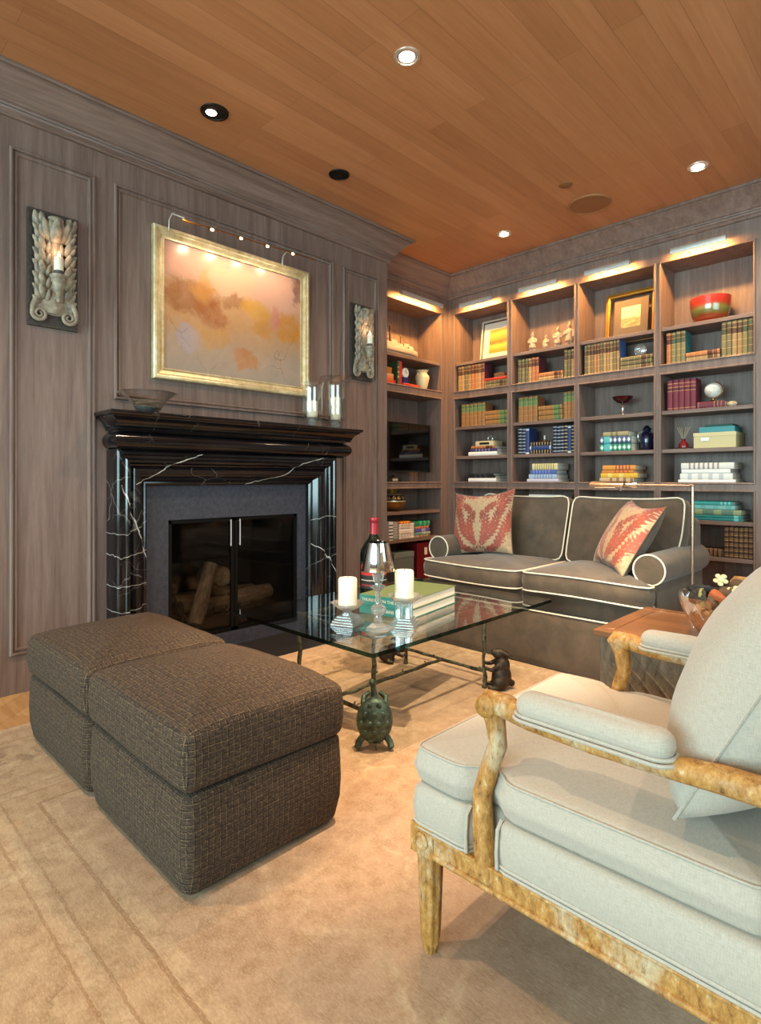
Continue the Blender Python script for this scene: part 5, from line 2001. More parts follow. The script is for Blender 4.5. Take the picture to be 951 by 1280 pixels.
style('tan', 'tan leather', leather('#94744a', '#4b2d1c', '#c9ad70', '#5b3a24'), '#7d5a35')
style('buff', 'buff leather', leather('#9d7f54', '#5a3a22', '#cfb478', '#6b4a2d'), '#7d5a35')
style('olive', 'olive leather', leather('#6f6646', '#4b3320', '#c0a368', '#57462e'), '#5d5a3c')
style('rust', 'rust leather', leather('#a86a40', '#4b2418', '#c99a5c', '#6b341e'), '#8a3f24')
style('maroon', 'maroon-covered leather', leather('#a3603c', '#4b2418', '#c99a5c', '#6b341e'), '#5a2630')
style('green', 'green-labelled leather', leather('#97683a', '#5c7a48', '#b98f50', '#4d6a40'), '#8a5530')
style('gdark', 'dark olive leather', leather('#5f583c', '#4a3a26', '#b99a5c', '#4f5a3a'), '#4b4a35')
style('gtan', 'green-tan leather', leather('#7a7048', '#3f4a33', '#c0a368', '#54442d'), '#2f6a62')
style('bluec', 'blue-covered leather', leather('#8c6f45', '#4b2d1c', '#c9ad70', '#5b3a24'), '#3c568f')
style('tealc', 'teal-covered leather', leather('#777050', '#4a4a33', '#c0a368', '#54442d'), '#2c6f70')
navy = []
for i in range(8):
    navy += [(i / 8, '#141a2c'), (i / 8 + 0.055, '#a9b4c6'), (i / 8 + 0.085, '#141a2c')]
style('navy', 'navy and white', navy, '#22305f')
style('navygold', 'navy and gold', [(p, '#c6a76a' if c != '#141a2c' else c) for p, c in navy], '#2b3f86')
style('bluecl', 'blue cloth', [(0, '#c9d2e2'), (0.06, '#2c4379'), (0.9, '#c9d2e2'), (0.95, '#2c4379')], '#22305f')
style('burg', 'burgundy cloth', [(0, '#6e2334'), (0.05, '#b98a5c'), (0.07, '#6e2334'), (0.62, '#b98a5c'), (0.64, '#571a28'), (0.74, '#b98a5c'), (0.76, '#6e2334'), (0.86, '#b98a5c'), (0.88, '#6e2334')], '#6a1d2e')
brown = []
for i in range(6):
    brown += [(i / 6, '#3d2418'), (i / 6 + 0.05, '#a38250'), (i / 6 + 0.075, '#3d2418'), (i / 6 + 0.10, '#7d603a'), (i / 6 + 0.13, '#3d2418')]
style('brown', 'gilt-banded brown', brown, '#3f2617')
style('redcl', 'red cloth', [(0, '#a8281f'), (0.4, '#c23a2a'), (0.9, '#a8281f')], '#9c241c')


def cl(key, word, base, mark=None, a=0.2, b=0.8, tick=0.08):
    st = [(0, base)]
    if mark:
        p = a
        while p < b:
            st += [(p, mark), (p + tick * 0.4, base)]
            p += tick
    style(key, word, st[:31], base)


cl('white', 'white', '#e6e4df', '#c3c5c4', 0.15, 0.8, 0.2)
cl('whitep', 'plain white', '#efede8')
cl('whitem', 'mottled white', '#e2dfd8', '#a08a86', 0.15, 0.75, 0.09)
cl('cream', 'cream', '#ded29f', '#a0905c', 0.1, 0.85, 0.09)
cl('blue', 'mid-blue', '#4f63ad', '#8090c6', 0.1, 0.8, 0.12)
cl('pblue', 'pale blue', '#a9bcd6', '#7f97b9', 0.2, 0.8, 0.1)
cl('lilac', 'pale lilac', '#c6c0d0')
cl('purple', 'purple', '#4a3c66', '#8d82a6', 0.2, 0.7, 0.12)
cl('black', 'black', '#1b1d21', '#3b3f46', 0.2, 0.8, 0.2)
cl('ochre', 'amber yellow', '#e2a94a', '#efcb80', 0.3, 0.9, 0.2)
cl('yellow', 'bright yellow', '#e9b43c', '#f2cf73', 0.2, 0.8, 0.3)
cl('orange', 'orange', '#dd8a3c', '#c9532e', 0.4, 0.8, 0.13)
cl('floral', 'orange and floral', '#e0963f', '#b23a4a', 0.4, 0.8, 0.1)
cl('teal1', 'bright teal', '#3aa39c', '#8ad0c9', 0.7, 0.9, 0.1)
cl('teal2', 'pale teal', '#7fc0bd', '#6db3b2', 0.2, 0.9, 0.3)
cl('teal3', 'grey-green', '#56786a', '#8a9a72', 0.12, 0.95, 0.36)
cl('teal4', 'deep teal', '#1f7f80', '#6fc0bc', 0.85, 0.95, 0.2)
cl('emer', 'emerald green', '#1f8a5c', '#5fb58c', 0.3, 0.95, 0.3)
cl('coral', 'coral', '#c98a6c', '#c0452f', 0.4, 0.9, 0.17)
cl('violet', 'violet', '#6158a6', '#e6dff0', 0.45, 0.75, 0.1)
cl('aqua', 'aqua and tan', '#6f9c96', '#d8cfae', 0.45, 0.95, 0.12)
cl('sand', 'sand-coloured', '#c7a983', '#8a6a46', 0.3, 0.9, 0.2)
cl('beige', 'beige', '#a89a74', '#7d7150', 0.3, 0.7, 0.2)
cl('grey', 'grey', '#6f7680', '#c9ccd0', 0.1, 0.9, 0.1)
cl('cdark', 'white and black', '#d6d3cd', '#39323a', 0.05, 0.95, 0.18)
cl('fire', 'orange', '#e2762c', '#f2c23c', 0.2, 0.8, 0.25)
cl('leafg', 'dark green', '#3f5a3c', '#a99a5c', 0.3, 0.8, 0.2)


def diamond(key, word, c1, c2):
    k = NT('spine_' + key, rough=0.5)
    u, v, _ = k.sep(k.co('UV'))[0:3]
    fv = k.math('MULTIPLY', k.math('ABSOLUTE', k.math('SUBTRACT', k.math('FRACT', k.math('MULTIPLY', v, 7.0)), 0.5)), 2.0)
    fu = k.math('MULTIPLY', k.math('ABSOLUTE', k.math('SUBTRACT', u, 0.5)), 2.0)
    s_ = k.math('ADD', fv, fu)
    c = k.ramp(k.math('MULTIPLY', s_, 0.5), [(0, '#dfe6e6'), (0.33, c1), (0.62, c2)], 'CONSTANT')
    lab = k.ramp(v, [(0, 0.0), (0.14, 1.0), (0.33, 0.0)], 'CONSTANT')
    k.p('col', k.mix(lab, c, '#59b3b6'))
    STY[key] = (k.m, plain('board_' + key, '#6f9f92', 0.6), word)


diamond('dia1', 'blue and white diamond-patterned', '#55698a', '#2a4a63')
diamond('dia2', 'green and white diamond-patterned', '#3f9a78', '#1f6a58')


def book(frame, u, z, T, H, D, sty, label, group=None, flat=False, v=0.022, yaw=0.0):
    """A hardback: T thick, H tall, D deep. Upright it stands at u..u+T; flat it lies along u..u+H."""
    sp, bd, word = STY[sty]
    loc, rz = at(frame, u + (H if flat else T) / 2, v, z)
    t = thing('book', label, 'book', loc, rz + yaw, group)
    b = min(0.006, T * 0.18)
    m = MB()
    h = T / 2
    w = min(0.003, T * 0.16)
    outer = [(-h, D), (-h, b), (-h * 0.8, b * 0.35), (-h * 0.4, 0.0), (h * 0.4, 0.0), (h * 0.8, b * 0.35), (h, b), (h, D)]
    inner = [(h - w, D), (h - w, b + w), (-h + w, b + w), (-h + w, D)]
    m.prism(outer + inner, 0, H, 'z')
    m2 = MB()
    m2.box(-h + w, h - w, b + w, D - 0.004, 0.003, H - 0.003)
    R90 = Matrix.Translation((-H / 2, 0, h)) @ Matrix.Rotation(RAD(90), 4, 'Y') if flat else None
    o = m.build('cover', [sp, bd], t, smooth=False)
    L = o.data.uv_layers[0].data
    for p in o.data.polygons:
        p.material_index = 0 if p.normal.y < -0.15 else 1
        for li in p.loop_indices:
            c = o.data.vertices[o.data.loops[li].vertex_index].co
            L[li].uv = (c.x / T + 0.5, c.z / H)
    g = m2.build('pages', M_PAGES, t, smooth=False)
    if flat:
        o.data.transform(R90)
        g.data.transform(R90)
    return t


def row(frame, us, z, H, stys, place, D=0.15, v=0.022, jit=0.004):
    n = len(us) - 1
    same = {}
    for i in range(n):
        s_ = stys[i % len(stys)] if len(stys) > 1 else stys[0]
        word = STY[s_][2]
        if n <= 3:
            pos = ['left', 'middle', 'right'][i] if n == 3 else ['left', 'right'][i]
            lab = '%s book, %s one of %d, %s' % (word, pos, n, place)
        else:
            lab = '%s book, %s from left, %s' % (word, ORD[i], place)
        book(frame, us[i] + 0.0010, z, us[i + 1] - us[i] - 0.0020, H - rnd.uniform(0, jit), D - rnd.uniform(0, 0.012), s_, lab, 'books ' + place, v=v + rnd.uniform(0, 0.004))


def stack(frame, u0, u1, z, items, place, D=0.2, v=0.02, across=1):
    """items: (thickness, style, inset left, inset right), bottom first."""
    n = len(items)
    zz = z
    for i, (T, s_, a, b) in enumerate(items):
        word = STY[s_][2]
        pos = {0: 'bottom', n - 1: 'top'}.get(i, '%s from bottom' % ORD[i])
        if n == 1:
            lab = '%s book %s' % (word, place)
        else:
            lab = '%s book, %s of stack %s' % (word, pos, place)
        book(frame, u0 + a, zz, T - 0.0008, (u1 - b) - (u0 + a), D - rnd.uniform(0, 0.02), s_, lab, 'books ' + place, True, v + rnd.uniform(0, 0.006))
        zz += T
    return zz


# ---- leftmost column
row('B', [-3.564 + i * 0.0405 for i in range(9)], Z_B, 0.252, ['tan', 'buff', 'olive', 'tan', 'rust', 'rust', 'buff', 'maroon'], 'standing under the white-matted print')
e = stack('B', -3.236, -2.972, Z_B, [(0.034, 'olive', 0.0, 0.0), (0.034, 'gdark', 0.002, 0.004), (0.028, 'redcl', 0.0, 0.01)], 'under the white-matted print', 0.17)
t = thing('wooden_box', 'small brown wooden box on the flat books below the white-matted print', 'box', at('B', -3.09, 0.05, e)[0])
MB().box(-0.055, 0.055, 0, 0.09, 0, 0.032).build('body', plain('box_brown', '#7a5230', 0.5), t, smooth=False, bevel=0.003)
MB().box(-0.057, 0.057, -0.002, 0.092, 0.0322, 0.044).build('lid', plain('box_lid', '#8d6238', 0.5), t, smooth=False, bevel=0.003)
row('B', [-3.522 + i * 0.048 for i in range(7)], Z_C, 0.226, ['green'], 'of six, leftmost column')
stack('B', -3.230, -2.972, Z_C, [(0.046, 'green', 0, 0.002), (0.046, 'green', 0.003, 0), (0.042, 'green', 0, 0.004)], 'beside six upright ones, leftmost column', 0.16)
e = stack('B', -3.430, -3.095, Z_D, [(0.040, 'whitep', 0, 0.0), (0.030, 'purple', 0.024, 0.002), (0.026, 'rust', 0.034, 0.03)], 'under the handled cream box', 0.25)
t = thing('keepsake_box', 'cream box with dark label slot on a flat book stack, leftmost column', 'box', at('B', -3.245, 0.03, e)[0])
MB().box(-0.105, 0.105, 0, 0.16, 0, 0.047).build('body', plain('box_cream', '#d9c79c', 0.5), t, smooth=False, bevel=0.002)
MB().box(-0.056, 0.056, -0.003, 0.0, 0.012, 0.034).build('label_slot', M_BLACK, t, smooth=False)
t = thing('glass_ornament', 'small clear glass ring ornament on the cream box', 'ornament', at('B', -3.215, 0.09, e + 0.0475)[0])
MB().tube([(0.026 * math.cos(RAD(a)), 0, 0.026 + 0.026 * math.sin(RAD(a))) for a in range(-40, 221, 20)], 0.006, 8).build('ring', M_CRYSTAL, t)
MB().lathe([(0, 0), (0.022, 0), (0.020, 0.008), (0, 0.010)], n=16).build('foot', M_CRYSTAL, t)
stack('B', -3.430, -3.105, Z_E, [(0.036, 'whitep', 0, 0), (0.026, 'black', 0.012, 0.012), (0.020, 'black', 0.018, 0.03)], 'above the left cushion, black on white', 0.27)
e = stack('B', -3.40, -3.08, Z_F, [(0.032, 'sand', 0, 0), (0.030, 'pblue', 0.02, 0.0), (0.028, 'whitep', 0.0, 0.05)], 'behind the left damask cushion', 0.2)
t = thing('trinket_bowl', 'small teal and white patterned bowl behind the left damask cushion', 'bowl', at('B', -3.18, 0.10, e)[0])
k = NT('teal_glaze', rough=0.2)
zc = k.sep(k.co('Generated'))[2]
k.p('col', k.ramp(zc, [(0, '#e0dfd8'), (0.25, '#2f8f92'), (0.75, '#e0dfd8')], 'CONSTANT'))
MB().shell([(0.022, 0), (0.036, 0.008), (0.044, 0.03), (0.046, 0.05)], n=28).build('vessel', k.m, t, angle=60)
MB().lathe([(0.024, -0.0), (0.026, 0.004), (0.020, 0.006)], n=20).build('foot', k.m, t)

# ---- second column
row('B', [-2.869 + i * 0.0358 for i in range(7)], Z_B, 0.225, ['gdark', 'olive', 'gdark', 'buff', 'rust', 'maroon'], 'standing under the clay figures')
stack('B', -2.650, -2.412, Z_B, [(0.036, 'buff', 0, 0), (0.036, 'rust', 0.0, 0.004)], 'under the clay figures', 0.16)
row('B', [-2.405, -2.375, -2.343, -2.309], Z_B, 0.245, ['olive', 'gdark', 'tan'], 'standing below the tallest clay figure')
row('B', [-2.866 + i * 0.050 for i in range(5)], Z_C, 0.232, ['green'], 'of four, second column')
stack('B', -2.655, -2.420, Z_C, [(0.046, 'green', 0, 0), (0.046, 'green', 0.002, 0.0), (0.040, 'green', 0, 0.002)], 'between upright ones, second column', 0.16)
row('B', [-2.412, -2.378, -2.344, -2.308], Z_C, 0.238, ['green'], 'right of the flat stack, second column')
row('B', [-2.869, -2.828, -2.787, -2.750], Z_D, 0.245, ['navy', 'navy', 'bluecl'], 'standing left of the brass candlestick')
e = stack('B', -2.742, -2.522, Z_D, [(0.036, 'navygold', 0, 0), (0.036, 'bluecl', 0, 0), (0.034, 'navygold', 0, 0.0)], 'under the little brass candlestick', 0.16)
t = thing('brass_candlestick', 'little brass chamber candlestick on the navy book stack', 'candlestick', at('B', -2.625, 0.085, e)[0])
MB().lathe([(0, 0), (0.052, 0), (0.056, 0.008), (0.050, 0.008), (0.046, 0.004), (0, 0.004)], n=28).build('dish', M_BRASSDK, t, angle=50)
MB().lathe([(0.012, 0.003), (0.009, 0.012), (0.012, 0.022), (0.014, 0.024), (0, 0.024)], n=18).build('socket', M_BRASSDK, t)
MB().lathe([(0.008, 0.022), (0.008, 0.060), (0, 0.062)], n=14).build('candle_stub', M_WAX, t)
row('B', [-2.514, -2.478, -2.442, -2.408, -2.374, -2.342, -2.308], Z_D, 0.245, ['navy', 'navy', 'navy', 'navygold', 'bluecl', 'navygold'], 'standing right of the brass candlestick')
stack('B', -2.770, -2.455, Z_E, [(0.026, 'lilac', 0, 0.0), (0.045, 'pblue', 0.018, 0.02), (0.038, 'blue', 0.036, 0.026), (0.058, 'cream', 0.052, 0.012)], 'of blue and cream, second column', 0.23)
stack('B', -2.765, -2.430, Z_F, [(0.050, 'redcl', 0, 0.05), (0.045, 'whitem', 0.02, 0.02), (0.046, 'cdark', 0.02, 0.01), (0.026, 'whitep', 0.012, 0.0)], 'behind the sofa left back cushion', 0.24)

# ---- third column
row('B', [-2.221 + i * 0.0274 for i in range(12)], Z_B, 0.258, ['gdark', 'tan', 'olive', 'rust', 'tan', 'olive', 'buff', 'tan', 'buff', 'olive', 'bluec'], 'standing under the gold-framed engraving')
e = stack('B', -1.912, -1.655, Z_B, [(0.036, 'olive', 0, 0), (0.036, 'gdark', 0, 0.004), (0.032, 'olive', 0, 0)], 'under the gold-framed engraving', 0.16)
t = thing('glass_paperweight', 'clear glass disc paperweight on flat books under the gold-framed engraving', 'paperweight', at('B', -1.775, 0.09, e)[0])
MB().lathe([(0, -0.012), (0.040, -0.012), (0.050, -0.004), (0.050, 0.004), (0.040, 0.012), (0, 0.012)], n=36).build('disc', M_CRYSTAL, t)
t.children[0].rotation_euler = (RAD(90), 0, 0)
t.children[0].location = (0, 0, 0.056)
MB().box(-0.03, 0.03, -0.016, 0.016, 0.0, 0.008).build('foot', M_CRYSTAL, t, smooth=False, bevel=0.002)
t = thing('compote', 'dark red glass compote on a silver stem, third column', 'compote', at('B', -1.935, 0.13, Z_C)[0])
k = NT('ruby_glass', col='#3f0f16', rough=0.08, spec=0.7)
M_RUBY = k.m
MB().shell([(0.012, 0.100), (0.045, 0.112), (0.074, 0.136), (0.082, 0.158)], n=36).build('bowl', M_RUBY, t, angle=60)
MB().lathe([(0, 0), (0.034, 0), (0.036, 0.004), (0.016, 0.010), (0.010, 0.022), (0.010, 0.086), (0.015, 0.092), (0.010, 0.101), (0, 0.101)], n=24).build('stem', M_CHROME, t)
stack('B', -2.085, -1.825, Z_D, [(0.062, 'dia2', 0, 0), (0.062, 'dia1', 0, 0.0), (0.036, 'beige', 0.03, 0.02)], 'beside the cobalt glass jar', 0.2)
k = NT('cobalt_glass', col='#161a38', rough=0.12, spec=0.7)
t = thing('cobalt_jar', 'dark cobalt glass jar with two clear handles, third column', 'jar', at('B', -1.74, 0.13, Z_D)[0])
MB().lathe([(0, 0), (0.040, 0), (0.046, 0.012), (0.050, 0.06), (0.054, 0.10), (0.046, 0.135), (0.026, 0.152), (0.030, 0.165), (0.034, 0.178), (0.022, 0.186), (0.016, 0.200), (0, 0.206)], n=28).build('body', k.m, t, angle=50)
for sg in (-1, 1):
    MB().tube([(sg * 0.050, 0, 0.07), (sg * 0.072, 0, 0.10), (sg * 0.066, 0, 0.145), (sg * 0.034, 0, 0.160)], 0.007, 8).build('handle', M_CRYSTAL, t)
stack('B', -2.085, -1.775, Z_E, [(0.036, 'sand', 0, 0.03), (0.040, 'yellow', 0.008, 0.0), (0.024, 'orange', 0.018, 0.03), (0.040, 'floral', 0.026, 0.015)], 'of yellow books, third column', 0.24)
stack('B', -2.130, -1.880, Z_F, [(0.05, 'cdark', 0, 0), (0.045, 'white', 0.01, 0.01)], 'behind the right damask cushion', 0.22)
t = thing('horse_head', 'small dark sculpture on a block, behind the right sofa cushion', 'sculpture', at('B', -1.735, 0.10, Z_F)[0])
MB().box(-0.05, 0.05, -0.04, 0.04, 0, 0.03).build('block', M_BLACK, t, smooth=False, bevel=0.003)
m = MB()
m.tube([(0.02, 0, 0.03), (0.03, 0, 0.075), (0.012, 0, 0.115), (-0.012, 0, 0.128)], [0.030, 0.027, 0.024, 0.016], 14)
m.ball((-0.022, 0, 0.112), (0.026, 0.015, 0.018), 12, 8)
m.build('figure', M_BRONZE, t)

# ---- right column
row('B', [-1.558 + i * 0.0345 for i in range(5)], Z_B, 0.242, ['rust', 'gtan', 'gtan', 'tealc'], 'standing below left of the red bowl')
stack('B', -1.415, -1.185, Z_B, [(0.034, 'buff', 0, 0), (0.034, 'rust', 0, 0.002)], 'under the red bowl', 0.16)
row('B', [-1.178 + i * 0.0335 for i in range(7)], Z_B, 0.256, ['gtan', 'olive', 'buff', 'tan', 'gtan', 'gdark'], 'standing below right of the red bowl')
row('B', [-1.552 + i * 0.041 for i in range(6)], Z_C, 0.236, ['burg'], 'standing beside the white globe')
e = stack('B', -1.340, -1.155, Z_C, [(0.046, 'burg', 0, 0)], 'lying under the white globe', 0.16)
t = thing('globe', 'white marbled globe on a brass stand, right column', 'globe', at('B', -1.248, 0.09, e)[0])
MB().lathe([(0, 0), (0.030, 0), (0.032, 0.005), (0.018, 0.009), (0.008, 0.016), (0.008, 0.026), (0, 0.026)], n=22).build('stand', M_BRASSDK, t)
MB().tube([(0.064 * math.cos(RAD(a)), 0, 0.088 + 0.064 * math.sin(RAD(a))) for a in range(-95, 80, 12)], 0.0035, 8).build('meridian', M_BRASSDK, t)
k = NT('globe_stone', rough=0.3)
k.p('col', k.ramp(k.noise(k.co('Object'), 18, 4), [(0.35, '#c9c3b6'), (0.6, '#eeebe4')]))
MB().ball((0, 0, 0.088), 0.058, 28, 18).build('ball', k.m, t)
t = thing('shell_ornament', 'small tan shell on the shelf right of the white globe', 'ornament', at('B', -1.118, 0.07, Z_C)[0])
MB().ball((0, 0, 0.02), (0.034, 0.026, 0.020), 16, 9, lambda p: p * (1 + 0.08 * math.sin(9 * math.atan2(p.y, p.x + 1e-6)))).build('shell', plain('tan_shell', '#c9b28e', 0.5), t)
t = thing('reed_diffuser', 'red glass reed diffuser with pale sticks on a dark tray', 'diffuser', at('B', -1.455, 0.10, Z_D)[0])
MB().box(-0.062, 0.062, -0.055, 0.055, 0, 0.008).build('tray', M_BLACK, t, smooth=False, bevel=0.002)
MB().lathe([(0, 0.008), (0.036, 0.008), (0.038, 0.014), (0.032, 0.046), (0.014, 0.062), (0.013, 0.078), (0.017, 0.080), (0, 0.080)], n=24).build('bottle', plain('diffuser_red', '#7c1f24', 0.1, spec=0.7), t, angle=50)
for i in range(6):
    a = i * 1.05
    MB().tube([(0.003 * math.cos(a), 0.003 * math.sin(a), 0.07), (0.045 * math.cos(a), 0.03 * math.sin(a), 0.17)], 0.0016, 5).build('reed', plain('reed_tan', '#cbb48c', 0.7) if i == 0 else bpy.data.materials['reed_tan'], t)
t = thing('archive_box', 'cream archive box with a metal label holder, right column', 'box', at('B', -1.225, 0.03, Z_D)[0])
MB().box(-0.140, 0.140, 0, 0.24, 0, 0.112).build('body', plain('archive_cream', '#c9bd8f', 0.6), t, smooth=False, bevel=0.003)
MB().box(-0.142, 0.142, -0.002, 0.242, 0.086, 0.1145).build('lid', plain('archive_lid', '#cfc497', 0.6), t, smooth=False, bevel=0.003)
m = MB()
m.box(-0.09, -0.035, -0.004, -0.001, 0.052, 0.078)
m.build('label_holder', M_SATIN, t, smooth=False, bevel=0.001)
t = thing('teal_box', 'teal box on top of the cream archive box', 'box', at('B', -1.215, 0.05, Z_D + 0.115)[0])
MB().box(-0.118, 0.118, 0, 0.20, 0, 0.042).build('body', plain('box_teal', '#3f8a94', 0.6), t, smooth=False, bevel=0.002)
MB().box(-0.085, 0.10, 0.02, 0.19, 0.0425, 0.060).build('lid', plain('box_lid_green', '#1d4f44', 0.6), t, smooth=False, bevel=0.002)
stack('B', -1.470, -1.075, Z_E, [(0.022, 'whitep', 0, 0.01), (0.046, 'white', 0.012, 0.03), (0.032, 'whitep', 0.022, 0.045), (0.048, 'whitem', 0.020, 0.02)], 'of white books, right column', 0.26)
stack('B', -1.395, -1.045, Z_F, [(0.022, 'teal4', 0.0, 0), (0.020, 'teal4', 0.0, 0.0), (0.040, 'teal3', 0.0, 0.0), (0.034, 'teal2', 0.02, 0.045), (0.026, 'teal1', 0.03, 0.06)], 'of teal books behind the floor lamp', 0.24)
stack('B', -1.345, -1.172, Z_G, [(0.060, 'brown', 0, 0)], 'lying flat beside the upright brown ones', 0.15)
row('B', [-1.160 + i * 0.0305 for i in range(7)], Z_G, 0.228, ['brown'], 'standing low in the right column')

# ---- framed pictures, figures, bowl on the top shelves
def framed(label, u, v, z, w, h, fw, fd, frame_mat, mat_col, matw, art, tilt, name='framed_picture'):
    t = thing(name, label, 'picture', at('B', u, v, z)[0])
    t.rotation_euler = (RAD(-tilt), 0, 0)
    pr = [(0, 0), (0, -fd * 0.8), (-fw * 0.3, -fd), (-fw * 0.6, -fd * 0.7), (-fw, -fd * 0.55), (-fw, 0)]
    m = MB()
    m.sweep([(-d, -hh) for d, hh in pr], [(-w / 2, 0, 0), (w / 2, 0, 0), (w / 2, 0, h), (-w / 2, 0, h)], closed=True, up=(0, -1, 0))
    m.build('frame', frame_mat, t, angle=30)
    MB().box(-w / 2 + fw, w / 2 - fw, -fd * 0.35, -0.001, fw, h - fw).build('mat_board', mat_col, t, smooth=False)
    MB().box(-w / 2 + fw + matw, w / 2 - fw - matw, -fd * 0.35 - 0.0012, -fd * 0.35 - 0.0002, fw + matw, h - fw - matw).build('print', art, t, smooth=False)
    return t


k = NT('sunset_print', rough=0.5)
zz_ = k.math('ADD', k.sep(k.co('Generated'))[2], k.math('MULTIPLY', k.math('SUBTRACT', k.noise(k.co('Object', (6, 6, 26)), 1.0, 3), 0.5), 0.35))
k.p('col', k.ramp(zz_, [(0.1, '#d8892f'), (0.3, '#e9b24a'), (0.45, '#b2561f'), (0.6, '#d9822f'), (0.8, '#e9a13c'), (0.95, '#c96a2a')]))
framed('orange landscape print with wide white mat leaning on the top left shelf', -3.20, 0.205, Z_A, 0.40, 0.42, 0.016, 0.018, plain('white_frame', '#cfc8b8', 0.4), plain('white_mat', '#d3ccbd', 0.8), 0.072, k.m, 7)
k = NT('engraving_print', rough=0.6)
g = k.noise(k.co('Object', (30, 30, 60)), 1.0, 5, 0.7)
zz_ = k.sep(k.co('Generated'))[2]
c = k.mix(k.ramp(zz_, [(0.42, 1.0), (0.50, 0.0)]), '#d9c596', k.ramp(g, [(0.35, '#7a5a36'), (0.65, '#c7a878')]))
k.p('col', c)
M_GOLDF = NT('gold_leaf_frame', rough=0.35, metal=0.7, col='#c98f32').m
framed('small brown engraving in a wide gold frame on the top shelf', -1.892, 0.180, Z_A, 0.350, 0.37, 0.034, 0.022, M_GOLDF, plain('taupe_mat', '#6b5a49', 0.8), 0.062, k.m, 6)
k = NT('terracotta', rough=0.8)
k.p('col', k.ramp(k.noise(k.co('Object'), 40, 4), [(0.3, '#927c66'), (0.7, '#b3a18b')]))
M_CLAY = k.m


def warrior(label, u, v, s, pose, rz):
    t = thing('clay_figure', label, 'figurine', at('B', u, v, Z_A)[0], rz, 'clay warrior figures')
    parts = [('b', (0, 0, 0.006), (0.036, 0.030, 0.008)),
             ('t', [(-0.014, 0, 0.01), (-0.013, 0, 0.05)], [0.013, 0.013]), ('t', [(0.014, 0, 0.01), (0.013, 0, 0.05)], [0.013, 0.013]),
             ('t', [(0, 0, 0.045), (0, 0, 0.085), (0, 0, 0.115), (0, 0, 0.14)], [0.034, 0.027, 0.025, 0.014]),
             ('b', (0, 0, 0.128), (0.034, 0.018, 0.014)),
             ('t', [(0, 0, 0.14), (0, 0, 0.152)], [0.009, 0.009]), ('b', (0, 0, 0.167), (0.0135, 0.015, 0.018)), ('b', (0.003, 0.003, 0.188), (0.008, 0.008, 0.008))]
    if pose == 0:
        parts += [('t', [(-0.032, 0, 0.128), (-0.036, -0.004, 0.10), (-0.010, -0.026, 0.092)], [0.011, 0.010, 0.009]), ('t', [(0.032, 0, 0.128), (0.036, -0.004, 0.10), (0.010, -0.026, 0.090)], [0.011, 0.010, 0.009])]
    elif pose == 1:
        parts += [('t', [(-0.032, 0, 0.128), (-0.038, 0, 0.10), (-0.036, -0.006, 0.07)], [0.011, 0.010, 0.008]), ('t', [(0.032, 0, 0.128), (0.040, -0.004, 0.10), (0.020, -0.028, 0.10)], [0.011, 0.010, 0.008])]
    else:
        parts += [('t', [(-0.032, 0, 0.128), (-0.040, -0.004, 0.10), (-0.006, -0.026, 0.108)], [0.012, 0.011, 0.009]), ('t', [(0.032, 0, 0.128), (0.042, 0, 0.102), (0.040, -0.012, 0.075)], [0.012, 0.011, 0.009]),
                  ('t', [(0, 0.01, 0.18), (-0.004, 0.006, 0.205)], [0.008, 0.006])]
    skin_blobs('body', parts, M_CLAY, t, Matrix.Scale(s, 4), 0.0045, 2)


warrior('clay warrior figure, leftmost of the four on the shelf', -2.775, 0.13, 1.02, 0, 0.2)
warrior('clay warrior figure, second from left and shortest of the four', -2.642, 0.14, 0.80, 1, -0.2)
warrior('clay warrior figure, third from left, hands folded', -2.520, 0.13, 1.05, 0, 0.5)
warrior('clay warrior figure, rightmost and tallest of the four', -2.408, 0.13, 1.14, 2, 0.1)
k = NT('red_green_glass', rough=0.10, spec=0.7, coat=0.5)
zz_ = k.math('ADD', k.sep(k.co('Generated'))[2], k.math('MULTIPLY', k.math('SUBTRACT', k.noise(k.co('Object'), 14, 3), 0.5), 0.16))
k.p('col', k.ramp(zz_, [(0.0, '#9e2a1e'), (0.22, '#8a3a20'), (0.36, '#6a6a34'), (0.52, '#7d7a3e'), (0.64, '#a0492c'), (0.74, '#b53227'), (1.0, '#c23a30')]))
t = thing('art_glass_bowl', 'red and green art glass bowl on the top right shelf', 'bowl', at('B', -1.283, 0.155, Z_A)[0])
MB().shell([(0.070, 0.004), (0.095, 0.012), (0.120, 0.045), (0.134, 0.095), (0.139, 0.145), (0.140, 0.190)], n=44, t=0.005).build('vessel', k.m, t, angle=60)
MB().lathe([(0.060, 0.0), (0.066, 0.002), (0.060, 0.008)], n=32).build('foot', k.m, t)

# ---- alcove unit
t = thing('model_ship', 'white model steamship with brown masts on the alcove top shelf', 'model ship', at('A', 4.08, 0.15, Z_A)[0], RAD(90))
hull = [(-0.36, 0.0), (-0.34, -0.052), (0.20, -0.055), (0.30, -0.030), (0.355, 0.0), (0.30, 0.030), (0.20, 0.055), (-0.34, 0.052)]
M_SHIPW = plain('ship_white', '#aaa498', 0.5)
m = MB()
m.slab([(x * 0.97, y * 0.75) for x, y in hull], 0.022, 0.05, 0.006, k=2, rings=2)
m.build('keel', plain('ship_grey', '#8d8780', 0.5), t, angle=40)
m = MB()
m.slab(hull, 0.049, 0.098, 0.006, k=2, rings=2)
m.build('hull', M_SHIPW, t, angle=40)
m = MB()
m.box(-0.30, 0.16, -0.042, 0.042, 0.098, 0.118)
m.box(-0.24, 0.10, -0.034, 0.034, 0.118, 0.136)
m.box(0.12, 0.20, -0.03, 0.03, 0.118, 0.150)
m.box(-0.05, 0.03, -0.024, 0.024, 0.136, 0.165)
m.ball((0.235, 0, 0.108), (0.05, 0.03, 0.034), 12, 8)
m.build('deck_house', M_SHIPW, t, smooth=False, bevel=0.003)
